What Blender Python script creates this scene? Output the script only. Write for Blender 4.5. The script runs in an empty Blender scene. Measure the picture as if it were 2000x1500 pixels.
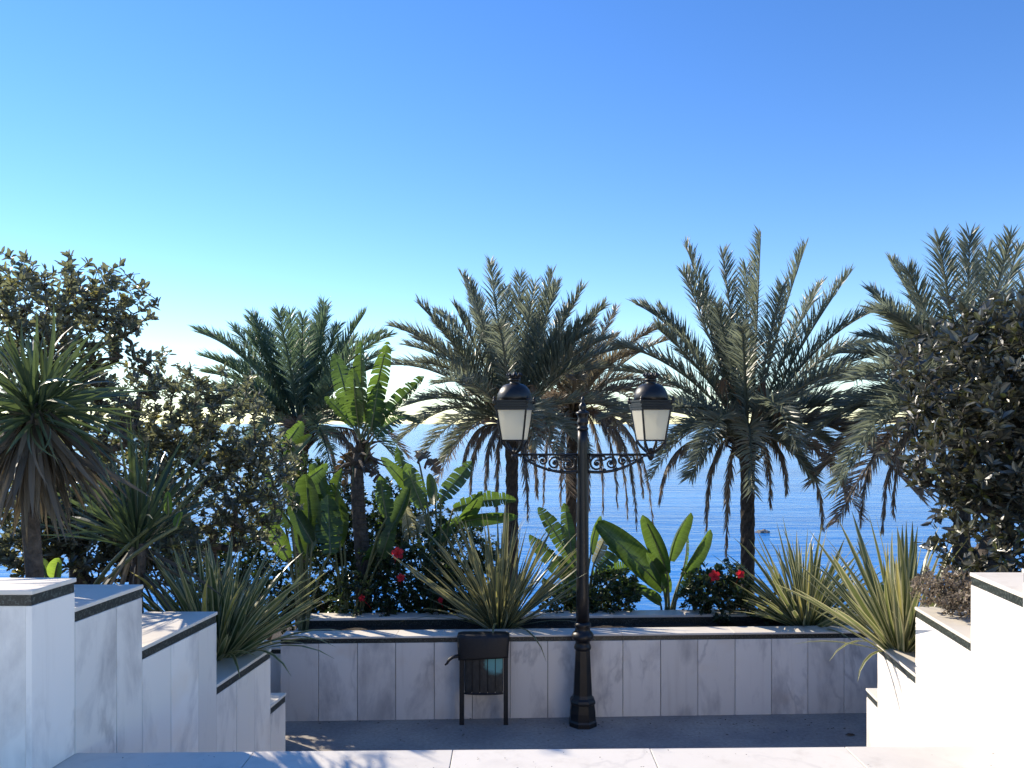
import bpy, bmesh, math, random
from mathutils import Vector, Matrix, Quaternion
R = math.radians
random.seed(7)
scene = bpy.context.scene
col = scene.collection

# ------------------------------------------------------------------ camera
EZ = 3.4                 # eye height above the lower promenade (z = 0)
F, HZ = 1600.0, 828.0    # focal length in photo pixels, horizon row
cam_d = bpy.data.cameras.new('camera')
cam_d.sensor_width = 36.0
cam_d.lens = F / 2000.0 * 36.0
cam_d.shift_y = (HZ - 750.0) / 2000.0
cam_d.clip_start, cam_d.clip_end = 0.05, 60000.0
cam = bpy.data.objects.new('camera', cam_d)
cam.location = (0, 0, EZ)
cam.rotation_euler = (R(90), 0, 0)
col.objects.link(cam)
scene.camera = cam

# ------------------------------------------------------------------ sky, sun, exposure
SUN_AZ, SUN_EL = 54.0, 31.0      # degrees left of the view axis, height
world = bpy.data.worlds.new('World')
scene.world = world
world.use_nodes = True
wn, wl = world.node_tree.nodes, world.node_tree.links
sky = wn.new('ShaderNodeTexSky')
sky.sky_type = 'NISHITA'
sky.sun_disc = False
sky.sun_elevation = R(SUN_EL)
sky.sun_rotation = R(-SUN_AZ)
sky.altitude = 0.0
sky.air_density, sky.dust_density, sky.ozone_density = 1.0, 0.0, 3.8
hs = wn.new('ShaderNodeHueSaturation')
hs.inputs['Saturation'].default_value = 1.22
hs.inputs['Hue'].default_value = 0.511
bg = wn['Background']
bg.inputs['Strength'].default_value = 0.125
wl.new(sky.outputs[0], hs.inputs['Color'])
wl.new(hs.outputs[0], bg.inputs['Color'])
sun_d = bpy.data.lights.new('sun', 'SUN')
sun_d.energy = 4.4
sun_d.angle = R(0.55)
sun_d.color = (1.0, 0.89, 0.72)
sun = bpy.data.objects.new('sun', sun_d)
SUN = Vector((-math.sin(R(SUN_AZ)) * math.cos(R(SUN_EL)), math.cos(R(SUN_AZ)) * math.cos(R(SUN_EL)), math.sin(R(SUN_EL))))
sun.rotation_euler = (-SUN).to_track_quat('-Z', 'Y').to_euler()
sun.location = (-8, 6, 12)
col.objects.link(sun)
vs = scene.view_settings
vs.view_transform, vs.look, vs.exposure, vs.gamma = 'Standard', 'None', 0.85, 1.0
vs.use_curve_mapping = False
scene.render.engine = 'CYCLES'
scene.cycles.use_denoising = True
scene.cycles.denoising_input_passes = 'RGB_ALBEDO_NORMAL'
scene.cycles.denoising_prefilter = 'ACCURATE'
scene.cycles.max_bounces = 8
scene.cycles.transparent_max_bounces = 4
scene.cycles.sample_clamp_indirect = 8.0

# ------------------------------------------------------------------ helpers
def P(px, py, d):
    """world point at depth d (metres in front of the eye) for a photo pixel"""
    return Vector(((px - 1000.0) / F * d, d, EZ - (py - HZ) / F * d))

def tag(o, label=None, cat=None, group=None, kind=None):
    if label: o['label'] = label
    if cat: o['category'] = cat
    if group: o['group'] = group
    if kind: o['kind'] = kind
    return o

def thing(name, loc, label, cat, group=None):
    o = bpy.data.objects.new(name, None)
    o.empty_display_size = 0.1
    o.location = loc
    col.objects.link(o)
    return tag(o, label, cat, group)

def origin_of(p):
    v = Vector((0, 0, 0))
    while p is not None:
        v += Vector(p.location)
        p = p.parent
    return v

def link(o, parent=None, M=None):
    """link o; M is its WORLD matrix (roots are never rotated)"""
    M = M or Matrix.Identity(4)
    if parent is not None:
        o.parent = parent
        M = Matrix.Translation(-origin_of(parent)) @ M
    o.matrix_local = M
    col.objects.link(o)
    return o

def me(name, V, Fc, mat, uv=None, smooth=False):
    m = bpy.data.meshes.new(name)
    m.from_pydata([tuple(v) for v in V], [], Fc)
    if uv is not None:
        l = m.uv_layers.new(name='uv')
        vi = [0] * len(m.loops)
        m.loops.foreach_get('vertex_index', vi)
        flat = []
        for i in vi:
            flat.extend(uv[i])
        l.data.foreach_set('uv', flat)
    if smooth:
        m.polygons.foreach_set('use_smooth', [True] * len(m.polygons))
    m.materials.append(mat)
    m.update()
    return m

def mk(name, V, Fc, mat, parent=None, uv=None, smooth=False, M=None):
    return link(bpy.data.objects.new(name, me(name, V, Fc, mat, uv, smooth)), parent, M)

def mkd(name, data, parent=None, M=None):
    return link(bpy.data.objects.new(name, data), parent, M)

BOXF = [(0, 2, 3, 1), (4, 5, 7, 6), (0, 1, 5, 4), (2, 6, 7, 3), (0, 4, 6, 2), (1, 3, 7, 5)]
def box_v(x0, x1, y0, y1, z0, z1):
    return [Vector((x, y, z)) for x in (x0, x1) for y in (y0, y1) for z in (z0, z1)]

def bevel_mesh(V, off, name, mat):
    bm = bmesh.new()
    vs_ = [bm.verts.new(v) for v in V]
    for f in BOXF:
        bm.faces.new([vs_[i] for i in f])
    bmesh.ops.recalc_face_normals(bm, faces=bm.faces)
    if off > 0:
        bmesh.ops.bevel(bm, geom=list(bm.edges), offset=off, segments=1, affect='EDGES')
    m = bpy.data.meshes.new(name)
    bm.to_mesh(m); bm.free()
    m.materials.append(mat)
    return m

def box(name, x0, x1, y0, y1, z0, z1, mat, parent=None, off=0.0):
    return mkd(name, bevel_mesh(box_v(x0, x1, y0, y1, z0, z1), off, name, mat), parent)

class MB:
    """collects shapes for ONE mesh"""
    def __init__(s): s.V, s.F = [], []
    def add(s, V, Fc):
        n = len(s.V); s.V.extend(V); s.F.extend([tuple(i + n for i in f) for f in Fc])
    def box(s, x0, x1, y0, y1, z0, z1): s.add(box_v(x0, x1, y0, y1, z0, z1), BOXF)
    def lathe(s, prof, c, seg=16, rot=0.0, cap=True):
        V, Fc = [], []
        for r, z in prof:
            for k in range(seg):
                a = rot + 2 * math.pi * k / seg
                V.append(Vector((c[0] + r * math.cos(a), c[1] + r * math.sin(a), c[2] + z)))
        for i in range(len(prof) - 1):
            for k in range(seg):
                k2 = (k + 1) % seg
                Fc.append((i * seg + k, i * seg + k2, (i + 1) * seg + k2, (i + 1) * seg + k))
        if cap:
            Fc.append(tuple(range(seg))[::-1])
            Fc.append(tuple((len(prof) - 1) * seg + k for k in range(seg)))
        s.add(V, Fc)
    def tube(s, pts, rad, seg=6):
        pts = [Vector(p) for p in pts]
        V, Fc = [], []
        n = len(pts)
        ref = None
        for i, p in enumerate(pts):
            t = (pts[min(i + 1, n - 1)] - pts[max(i - 1, 0)])
            if t.length < 1e-9: t = Vector((0, 0, 1))
            t.normalize()
            if ref is None:
                ref = t.orthogonal().normalized()
            a = (ref - t * ref.dot(t))
            if a.length < 1e-6: a = t.orthogonal()
            a.normalize(); ref = a
            b = t.cross(a)
            r = rad[i] if isinstance(rad, (list, tuple)) else rad
            for k in range(seg):
                th = 2 * math.pi * k / seg
                V.append(p + (a * math.cos(th) + b * math.sin(th)) * r)
        for i in range(n - 1):
            for k in range(seg):
                k2 = (k + 1) % seg
                Fc.append((i * seg + k, i * seg + k2, (i + 1) * seg + k2, (i + 1) * seg + k))
        Fc.append(tuple(range(seg))[::-1]); Fc.append(tuple((n - 1) * seg + k for k in range(seg)))
        s.add(V, Fc)
    def build(s, name, mat, parent=None, smooth=False):
        return mk(name, s.V, s.F, mat, parent, None, smooth)

def bez(a, b, c, t): return a * (1 - t) ** 2 + b * 2 * t * (1 - t) + c * t * t
def bezt(a, b, c, t): return (b - a) * 2 * (1 - t) + (c - b) * 2 * t

# ------------------------------------------------------------------ materials
def new_mat(name):
    m = bpy.data.materials.new(name); m.use_nodes = True
    return m, m.node_tree.nodes, m.node_tree.links, m.node_tree.nodes['Principled BSDF']

def N(nodes, t, **kw):
    n = nodes.new(t)
    for k, v in kw.items():
        if hasattr(n, k): setattr(n, k, v)
        else: n.inputs[k].default_value = v
    return n

def ramp(nodes, stops):
    r = nodes.new('ShaderNodeValToRGB')
    e = r.color_ramp.elements
    while len(e) < len(stops): e.new(0.5)
    for i, (p, c) in enumerate(stops):
        e[i].position = p; e[i].color = (c[0], c[1], c[2], 1)
    return r

def mixc(nodes, links, a, b, f, mode='MIX'):
    n = nodes.new('ShaderNodeMix'); n.data_type = 'RGBA'; n.blend_type = mode
    for sock, v in ((n.inputs[0], f), (n.inputs[6], a), (n.inputs[7], b)):
        if hasattr(v, 'is_linked'): links.new(v, sock)
        elif isinstance(v, (tuple, list)): sock.default_value = (*v[:3], 1)
        else: sock.default_value = v
    return n.outputs[2]

def marble(name, base, vein, stain, vein_amt=0.5, rough=0.45):
    m, n, l, b = new_mat(name)
    tc = N(n, 'ShaderNodeTexCoord'); oi = N(n, 'ShaderNodeObjectInfo')
    off = N(n, 'ShaderNodeVectorMath', operation='SCALE'); off.inputs[0].default_value = (37.1, 11.3, 23.7)
    l.new(oi.outputs['Random'], off.inputs['Scale'])
    co = N(n, 'ShaderNodeVectorMath', operation='ADD')
    l.new(tc.outputs['Object'], co.inputs[0]); l.new(off.outputs[0], co.inputs[1])
    mp = N(n, 'ShaderNodeMapping'); mp.inputs['Rotation'].default_value = (0.35, 0.35, 0.2); mp.inputs['Scale'].default_value = (2.0, 2.0, 0.9)
    l.new(co.outputs[0], mp.inputs[0])
    # broad clouds
    n1 = N(n, 'ShaderNodeTexNoise', Scale=1.3, Detail=6.0, Roughness=0.6, Distortion=0.3); l.new(mp.outputs[0], n1.inputs['Vector'])
    r1 = ramp(n, [(0.50, (0, 0, 0)), (0.68, (1, 1, 1))]); l.new(n1.outputs[0], r1.inputs[0])
    # veins
    n2 = N(n, 'ShaderNodeTexNoise', Scale=0.9, Detail=6.0, Roughness=0.5, Distortion=0.25); l.new(mp.outputs[0], n2.inputs['Vector'])
    ab = N(n, 'ShaderNodeMath', operation='SUBTRACT'); ab.inputs[1].default_value = 0.5; l.new(n2.outputs[0], ab.inputs[0])
    ab2 = N(n, 'ShaderNodeMath', operation='ABSOLUTE'); l.new(ab.outputs[0], ab2.inputs[0])
    r2 = ramp(n, [(0.0, (1, 1, 1)), (0.022, (0, 0, 0))]); l.new(ab2.outputs[0], r2.inputs[0])
    n3 = N(n, 'ShaderNodeTexNoise', Scale=2.3, Detail=3.0); l.new(co.outputs[0], n3.inputs['Vector'])
    r3 = ramp(n, [(0.60, (0, 0, 0)), (0.80, (1, 1, 1))]); l.new(n3.outputs[0], r3.inputs[0])
    f1 = N(n, 'ShaderNodeMath', operation='MULTIPLY'); f1.inputs[1].default_value = vein_amt; l.new(r1.outputs[0], f1.inputs[0])
    c1 = mixc(n, l, base, vein, f1.outputs[0])
    f2a = N(n, 'ShaderNodeMath', operation='MULTIPLY'); f2a.inputs[1].default_value = vein_amt * 0.6; l.new(r2.outputs[0], f2a.inputs[0])
    mk_ = N(n, 'ShaderNodeTexNoise', Scale=1.4, Detail=2.0); l.new(co.outputs[0], mk_.inputs['Vector'])
    mr_ = ramp(n, [(0.48, (0, 0, 0)), (0.62, (1, 1, 1))]); l.new(mk_.outputs[0], mr_.inputs[0])
    f2 = N(n, 'ShaderNodeMath', operation='MULTIPLY'); l.new(f2a.outputs[0], f2.inputs[0]); l.new(mr_.outputs[0], f2.inputs[1])
    c2 = mixc(n, l, c1, (vein[0] * .7, vein[1] * .7, vein[2] * .72), f2.outputs[0])
    f3 = N(n, 'ShaderNodeMath', operation='MULTIPLY'); f3.inputs[1].default_value = 0.35; l.new(r3.outputs[0], f3.inputs[0])
    c3 = mixc(n, l, c2, stain, f3.outputs[0])
    st_ = N(n, 'ShaderNodeVectorMath', operation='MULTIPLY'); st_.inputs[1].default_value = (9.0, 9.0, 0.5); l.new(co.outputs[0], st_.inputs[0])
    n5 = N(n, 'ShaderNodeTexNoise', Scale=1.0, Detail=5.0, Roughness=0.65); l.new(st_.outputs[0], n5.inputs['Vector'])
    r5 = ramp(n, [(0.55, (0, 0, 0)), (0.85, (1, 1, 1))]); l.new(n5.outputs[0], r5.inputs[0])
    f5 = N(n, 'ShaderNodeMath', operation='MULTIPLY'); f5.inputs[1].default_value = 0.4; l.new(r5.outputs[0], f5.inputs[0])
    c3 = mixc(n, l, c3, (base[0] * .55, base[1] * .5, base[2] * .45), f5.outputs[0])
    # slab-to-slab tone
    tone = N(n, 'ShaderNodeMapRange'); tone.inputs['To Min'].default_value = 0.86; tone.inputs['To Max'].default_value = 1.05
    l.new(oi.outputs['Random'], tone.inputs[0])
    hv = N(n, 'ShaderNodeHueSaturation'); l.new(c3, hv.inputs['Color']); l.new(tone.outputs[0], hv.inputs['Value'])
    l.new(hv.outputs[0], b.inputs['Base Color'])
    b.inputs['Roughness'].default_value = rough
    b.inputs['Specular IOR Level'].default_value = 0.35
    n4 = N(n, 'ShaderNodeTexNoise', Scale=60.0, Detail=4.0); l.new(co.outputs[0], n4.inputs['Vector'])
    bp = N(n, 'ShaderNodeBump', Strength=0.12, Distance=0.004); l.new(n4.outputs[0], bp.inputs['Height']); l.new(bp.outputs[0], b.inputs['Normal'])
    return m

M_marble = marble('marble_panel', (0.90, 0.855, 0.78), (0.36, 0.34, 0.335), (0.78, 0.60, 0.42), 0.62)
M_coping = marble('marble_coping', (0.80, 0.74, 0.645), (0.62, 0.57, 0.51), (0.62, 0.52, 0.42), 0.4)
M_slab = marble('terrace_slab', (0.72, 0.67, 0.595), (0.58, 0.54, 0.49), (0.52, 0.46, 0.38), 0.5, 0.55)

def speckle(name, c0, c1, scale, rough, lo=0.5, hi=0.7, bump=0.3, dist=0.004, second=None):
    m, n, l, b = new_mat(name)
    tc = N(n, 'ShaderNodeTexCoord')
    a = N(n, 'ShaderNodeTexNoise', Scale=scale, Detail=8.0, Roughness=0.7); l.new(tc.outputs['Object'], a.inputs['Vector'])
    r = ramp(n, [(lo, c0), (hi, c1)]); l.new(a.outputs[0], r.inputs[0])
    out = r.outputs[0]
    if second:
        a2 = N(n, 'ShaderNodeTexNoise', Scale=second[0], Detail=4.0); l.new(tc.outputs['Object'], a2.inputs['Vector'])
        r2 = ramp(n, [(0.35, second[1]), (0.65, second[2])]); l.new(a2.outputs[0], r2.inputs[0])
        out = mixc(n, l, out, r2.outputs[0], 1.0, 'MULTIPLY')
    l.new(out, b.inputs['Base Color'])
    b.inputs['Roughness'].default_value = rough
    bp = N(n, 'ShaderNodeBump', Strength=bump, Distance=dist); l.new(a.outputs[0], bp.inputs['Height']); l.new(bp.outputs[0], b.inputs['Normal'])
    return m

M_band = speckle('dark_green_granite', (0.018, 0.022, 0.02), (0.16, 0.19, 0.17), 70, 0.35, 0.5, 0.72, 0.1)
M_core = speckle('mortar', (0.10, 0.095, 0.09), (0.22, 0.21, 0.20), 30, 0.9)
M_pave = speckle('grey_paving', (0.32, 0.285, 0.245), (0.47, 0.425, 0.365), 25, 0.75, 0.35, 0.7, 0.3, 0.003, (1.1, (0.66, 0.67, 0.7), (1.08, 1.06, 1.03)))
M_soil = speckle('soil', (0.02, 0.014, 0.01), (0.075, 0.055, 0.04), 14, 0.95, 0.35, 0.7, 1.0, 0.05)
M_sand = speckle('sand', (0.34, 0.28, 0.20), (0.45, 0.38, 0.28), 6, 0.95, 0.3, 0.7, 0.5, 0.05)
M_rock = speckle('sea_rock', (0.12, 0.11, 0.10), (0.32, 0.3, 0.27), 3, 0.8, 0.35, 0.7, 1.0, 0.1)
M_bark = speckle('bark', (0.035, 0.028, 0.022), (0.13, 0.105, 0.085), 18, 0.9, 0.35, 0.7, 1.0, 0.02)
M_palmbark = speckle('palm_bark', (0.018, 0.014, 0.011), (0.085, 0.066, 0.05), 12, 0.95, 0.35, 0.7, 1.0, 0.03)

def iron(name, c, rough=0.42):
    m, n, l, b = new_mat(name)
    tc = N(n, 'ShaderNodeTexCoord')
    a = N(n, 'ShaderNodeTexNoise', Scale=35.0, Detail=6.0); l.new(tc.outputs['Object'], a.inputs['Vector'])
    r = ramp(n, [(0.3, (c[0] * .7, c[1] * .7, c[2] * .7)), (0.75, (c[0] * 1.8, c[1] * 1.7, c[2] * 1.6))]); l.new(a.outputs[0], r.inputs[0])
    l.new(r.outputs[0], b.inputs['Base Color'])
    rr = N(n, 'ShaderNodeMapRange'); rr.inputs['To Min'].default_value = rough - .1; rr.inputs['To Max'].default_value = rough + .2
    l.new(a.outputs[0], rr.inputs[0]); l.new(rr.outputs[0], b.inputs['Roughness'])
    bp = N(n, 'ShaderNodeBump', Strength=0.25, Distance=0.003); l.new(a.outputs[0], bp.inputs['Height']); l.new(bp.outputs[0], b.inputs['Normal'])
    return m
M_iron = iron('black_cast_iron', (0.007, 0.007, 0.008), .36)
M_binhood = iron('dark_bin_metal', (0.010, 0.010, 0.011), 0.5)

def glass_mat():
    m, n, l, b = new_mat('frosted_lantern_glass')
    b.inputs['Base Color'].default_value = (0.92, 0.90, 0.82, 1); b.inputs['Roughness'].default_value = 0.3
    t = N(n, 'ShaderNodeBsdfTranslucent'); t.inputs[0].default_value = (0.95, 0.93, 0.84, 1)
    mx = N(n, 'ShaderNodeMixShader'); mx.inputs[0].default_value = 0.6
    tp = N(n, 'ShaderNodeBsdfTransparent'); tp.inputs[0].default_value = (0.95, 0.94, 0.9, 1)
    m2 = N(n, 'ShaderNodeMixShader'); m2.inputs[0].default_value = 0.3
    l.new(b.outputs[0], mx.inputs[1]); l.new(t.outputs[0], mx.inputs[2]); l.new(mx.outputs[0], m2.inputs[1]); l.new(tp.outputs[0], m2.inputs[2]); l.new(m2.outputs[0], n['Material Output'].inputs[0])
    return m
M_glass = glass_mat()

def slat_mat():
    # dark green-black paint with a turquoise highlight painted into the colour
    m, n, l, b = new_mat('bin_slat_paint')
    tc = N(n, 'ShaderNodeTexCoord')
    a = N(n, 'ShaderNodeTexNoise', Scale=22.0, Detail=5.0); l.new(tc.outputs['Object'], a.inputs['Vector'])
    d = N(n, 'ShaderNodeVectorMath', operation='DISTANCE'); d.inputs[1].default_value = HIGHLIGHT
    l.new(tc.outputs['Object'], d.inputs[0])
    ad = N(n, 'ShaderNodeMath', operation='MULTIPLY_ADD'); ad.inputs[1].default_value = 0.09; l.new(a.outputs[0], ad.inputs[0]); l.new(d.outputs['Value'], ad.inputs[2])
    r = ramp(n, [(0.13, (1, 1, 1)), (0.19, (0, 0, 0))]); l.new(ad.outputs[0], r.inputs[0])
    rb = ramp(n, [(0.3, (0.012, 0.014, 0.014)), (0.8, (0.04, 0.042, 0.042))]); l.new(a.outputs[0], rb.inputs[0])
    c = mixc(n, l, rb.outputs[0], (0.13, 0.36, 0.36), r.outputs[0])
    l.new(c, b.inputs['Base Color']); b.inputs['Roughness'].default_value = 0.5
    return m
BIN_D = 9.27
HIGHLIGHT = tuple(P(968, 1296, BIN_D - 0.05))
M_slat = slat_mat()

def leaf(name, c0, c1, tr, tmix=0.4, rough=0.4, edge=None, rib=None, yellow=None, spec=0.5):
    """foliage: colour drifts leaf by leaf; light shines through from behind"""
    m, n, l, b = new_mat(name)
    g = N(n, 'ShaderNodeNewGeometry'); oi = N(n, 'ShaderNodeObjectInfo')
    s = N(n, 'ShaderNodeMath', operation='ADD'); l.new(g.outputs['Random Per Island'], s.inputs[0]); l.new(oi.outputs['Random'], s.inputs[1])
    fr = N(n, 'ShaderNodeMath', operation='FRACT'); l.new(s.outputs[0], fr.inputs[0])
    stops = [(0.0, c0), (0.75, c1)]
    if yellow: stops += [(0.93, c1), (0.97, yellow)]
    r = ramp(n, stops); l.new(fr.outputs[0], r.inputs[0])
    base = r.outputs[0]
    k = tr[1] / max(c1[1], 1e-4)
    rt = ramp(n, [(0.0, tuple(x * 0.75 for x in tr)), (0.75, tr)] + ([(0.93, tr), (0.97, tuple(min(1, y * 1.3) for y in yellow))] if yellow else []))
    l.new(fr.outputs[0], rt.inputs[0])
    trc = rt.outputs[0]
    if edge or rib:
        uv = N(n, 'ShaderNodeUVMap'); sx = N(n, 'ShaderNodeSeparateXYZ'); l.new(uv.outputs[0], sx.inputs[0])
        a = N(n, 'ShaderNodeMath', operation='SUBTRACT'); a.inputs[1].default_value = 0.5; l.new(sx.outputs[0], a.inputs[0])
        ab = N(n, 'ShaderNodeMath', operation='ABSOLUTE'); l.new(a.outputs[0], ab.inputs[0])
        if edge:
            e = ramp(n, [(0.27, (0, 0, 0)), (0.33, (1, 1, 1))]); l.new(ab.outputs[0], e.inputs[0])
            base = mixc(n, l, base, edge, e.outputs[0]); trc = mixc(n, l, trc, tuple(min(1, x * 1.1) for x in edge), e.outputs[0])
        if rib:
            e = ramp(n, [(0.018, (1, 1, 1)), (0.035, (0, 0, 0))]); l.new(ab.outputs[0], e.inputs[0])
            base = mixc(n, l, base, rib, e.outputs[0])
            wv = N(n, 'ShaderNodeTexNoise', Scale=1.0, Detail=3.0)
            sc_ = N(n, 'ShaderNodeVectorMath', operation='MULTIPLY'); sc_.inputs[1].default_value = (1.5, 45.0, 1.0); l.new(uv.outputs[0], sc_.inputs[0]); l.new(sc_.outputs[0], wv.inputs['Vector'])
            wr = ramp(n, [(0.3, (0.62, 0.62, 0.62)), (0.7, (1.25, 1.2, 1.1))]); l.new(wv.outputs[0], wr.inputs[0])
            base = mixc(n, l, base, wr.outputs[0], 1.0, 'MULTIPLY'); trc = mixc(n, l, trc, wr.outputs[0], 1.0, 'MULTIPLY')
            # fine cross veins as relief
            w = N(n, 'ShaderNodeMath', operation='MULTIPLY'); w.inputs[1].default_value = 330.0; l.new(sx.outputs[1], w.inputs[0])
            sn = N(n, 'ShaderNodeMath', operation='SINE'); l.new(w.outputs[0], sn.inputs[0])
            bp = N(n, 'ShaderNodeBump', Strength=0.25, Distance=0.004); l.new(sn.outputs[0], bp.inputs['Height']); l.new(bp.outputs[0], b.inputs['Normal'])
    l.new(base, b.inputs['Base Color'])
    b.inputs['Roughness'].default_value = rough
    b.inputs['Specular IOR Level'].default_value = spec
    t = N(n, 'ShaderNodeBsdfTranslucent'); l.new(trc, t.inputs[0])
    mx = N(n, 'ShaderNodeMixShader'); mx.inputs[0].default_value = tmix
    l.new(b.outputs[0], mx.inputs[1]); l.new(t.outputs[0], mx.inputs[2]); l.new(mx.outputs[0], n['Material Output'].inputs[0])
    return m

M_palm = leaf('palm_leaflet', (0.07, 0.09, 0.065), (0.17, 0.185, 0.145), (0.27, 0.31, 0.21), 0.42, 0.40, spec=1.0)
M_palm_brown = leaf('palm_leaflet_brownish', (0.085, 0.075, 0.05), (0.19, 0.16, 0.115), (0.30, 0.26, 0.16), 0.4, 0.42, spec=.9)
M_palm_blue = leaf('palm_leaflet_fresh', (0.05, 0.085, 0.055), (0.11, 0.16, 0.10), (0.20, 0.30, 0.15), 0.38, 0.42, spec=.9)
M_palm_dry = leaf('palm_leaflet_dry', (0.10, 0.08, 0.062), (0.24, 0.20, 0.16), (0.28, 0.22, 0.16), 0.35, 0.5)
M_stalk = leaf('palm_stalk', (0.09, 0.09, 0.05), (0.16, 0.15, 0.085), (0.1, 0.1, 0.04), 0.05, 0.45)
M_fruit = leaf('date_stalk_orange', (0.15, 0.085, 0.04), (0.24, 0.13, 0.06), (0.2, 0.1, 0.03), 0.1, 0.5)
M_tree = leaf('glossy_tree_leaf', (0.045, 0.05, 0.036), (0.14, 0.14, 0.105), (0.27, 0.29, 0.14), 0.38, 0.34, spec=1.0, yellow=(0.28, 0.25, 0.06))
M_shrub_r = leaf('dark_glossy_leaf', (0.018, 0.02, 0.014), (0.10, 0.10, 0.08), (0.12, 0.13, 0.05), 0.16, 0.3, spec=1.0, yellow=(0.14, 0.15, 0.04))
M_hib = leaf('hibiscus_leaf', (0.018, 0.03, 0.014), (0.045, 0.07, 0.028), (0.10, 0.17, 0.04), 0.2, 0.28)
M_dryshrub = leaf('small_dry_leaf', (0.09, 0.085, 0.06), (0.32, 0.26, 0.20), (0.32, 0.25, 0.17), 0.35, 0.5)
M_flax = leaf('variegated_flax_blade', (0.06, 0.085, 0.035), (0.12, 0.14, 0.06), (0.22, 0.26, 0.07), 0.3, 0.33, edge=(0.40, 0.38, 0.20), yellow=(0.48, 0.42, 0.12))
M_flax_c = leaf('olive_flax_blade', (0.07, 0.08, 0.04), (0.13, 0.135, 0.07), (0.2, 0.21, 0.08), 0.25, 0.33, edge=(0.34, 0.32, 0.16), yellow=(0.42, 0.38, 0.10))
M_yucca = leaf('yucca_blade', (0.035, 0.055, 0.032), (0.075, 0.105, 0.055), (0.13, 0.19, 0.06), 0.25, 0.33)
M_yucca_dead = leaf('yucca_dead_blade', (0.06, 0.05, 0.035), (0.13, 0.11, 0.08), (0.15, 0.12, 0.07), 0.2, 0.6)
M_bird = leaf('paddle_leaf', (0.03, 0.055, 0.022), (0.06, 0.10, 0.035), (0.19, 0.33, 0.05), 0.35, 0.3, rib=(0.22, 0.27, 0.10))
M_birdpale = leaf('pale_paddle_leaf', (0.42, 0.42, 0.30), (0.52, 0.50, 0.36), (0.5, 0.5, 0.3), 0.4, 0.5, rib=(0.5, 0.48, 0.3))
M_birddead = leaf('withered_paddle_leaf', (0.075, 0.055, 0.038), (0.14, 0.10, 0.07), (0.16, 0.11, 0.06), 0.25, 0.7, rib=(0.2, 0.16, 0.1))
M_petiole = leaf('petiole', (0.08, 0.10, 0.04), (0.14, 0.15, 0.07), (0.1, 0.14, 0.04), 0.1, 0.4)
M_vine = leaf('lime_leaf', (0.10, 0.17, 0.035), (0.15, 0.24, 0.05), (0.40, 0.62, 0.08), 0.55, 0.45, rib=(0.2, 0.28, 0.08))
M_red = leaf('red_petal', (0.55, 0.012, 0.02), (0.68, 0.02, 0.035), (0.85, 0.03, 0.04), 0.45, 0.5)

# ------------------------------------------------------------------ the setting: terrace, stairs, promenade, beach, sea
SK = 0.119               # the stair walls run a little to the right
LA, RA = -2.59, 2.10     # inner wall faces: X = A + SK * d
def Z(rel): return EZ + rel
TZ = Z(-1.6)
def edge_d(x): return 4.03 + 0.02 * x       # terrace edge

terrace = tag(mk('terrace', [(-9, -12, TZ - .025), (9, -12, TZ - .025), (9, edge_d(9) - .03, TZ - .025), (-9, edge_d(-9) - .03, TZ - .025),
                             (-9, -12, TZ - .3), (9, -12, TZ - .3), (9, edge_d(9) - .03, TZ - .3), (-9, edge_d(-9) - .03, TZ - .3)],
                 [(0, 1, 2, 3), (7, 6, 5, 4), (0, 4, 5, 1), (1, 5, 6, 2), (2, 6, 7, 3), (3, 7, 4, 0)], M_slab), kind='structure')
xs = [-5.14, -4.17, -3.20, -2.23, -1.26, -0.29, 0.68, 1.65, 2.62, 3.6, 4.6]
rows = [0.0, -0.62, -1.24, -1.86, -2.48, -3.1, -3.72, -4.34, -4.96]
g = 0.002
for j in range(len(rows) - 1):
    for i in range(len(xs) - 1):
        a, c = xs[i] + g, xs[i + 1] - g
        lift = random.uniform(-.0012, .0012)
        V = []
        for x in (a, c):
            for r_ in (rows[j + 1] + g, rows[j] - g):
                for z in (TZ - .023, TZ + lift):
                    V.append(Vector((x - 0.07 * r_ * 0, edge_d(x) + r_, z)))
        mkd('slab', bevel_mesh(V, 0.002, 'slab', M_slab), terrace)

NST = 11
stairs = tag(mk('stairs', *(lambda V: (V, BOXF))([Vector((x, y, z)) for x in (-2.1, 2.7) for y in (4.1, 4.35) for z in (0.0, TZ - .33)]), M_core), kind='structure')
for k in range(1, NST):
    d0 = 4.02 + (k - 1) * 0.255 - 0.03
    d1 = d0 + 0.285
    z1 = TZ - k * (TZ / NST)
    V = [Vector((A + SK * d + o, d, z)) for A, o in ((LA, .005), (RA, -.005)) for d in (d0, d1) for z in (z1 - TZ / NST + .002, z1)]
    mkd('step', bevel_mesh(V, 0.004, 'step', M_slab), stairs)

tag(mk('promenade_pavement', [(-14, 4.2, 0), (14, 4.2, 0), (14, 12.6, 0), (-14, 12.6, 0), (-14, 4.2, -.3), (14, 4.2, -.3), (14, 12.6, -3.2), (-14, 12.6, -3.2)],
       [(0, 1, 2, 3), (3, 2, 6, 7), (0, 4, 5, 1)], M_pave), kind='structure')
# beach below the sea wall, then the sea
SEA = Z(-6.6)
BV, BF = [], []
nx, ny = 40, 10
for j in range(ny + 1):
    for i in range(nx + 1):
        x = -80 + 160 * i / nx; y = 12.4 + 20 * j / ny
        BV.append((x, y, SEA + 0.75 - 1.6 * (j / ny) ** 1.2 + 0.06 * math.sin(i * 1.7 + j) + .05 * math.sin(i * .6 - j * 2.1)))
for j in range(ny):
    for i in range(nx):
        a = j * (nx + 1) + i
        BF.append((a, a + 1, a + nx + 2, a + nx + 1))
tag(mk('beach', BV, BF, M_sand, None, None, True), kind='structure')

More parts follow.
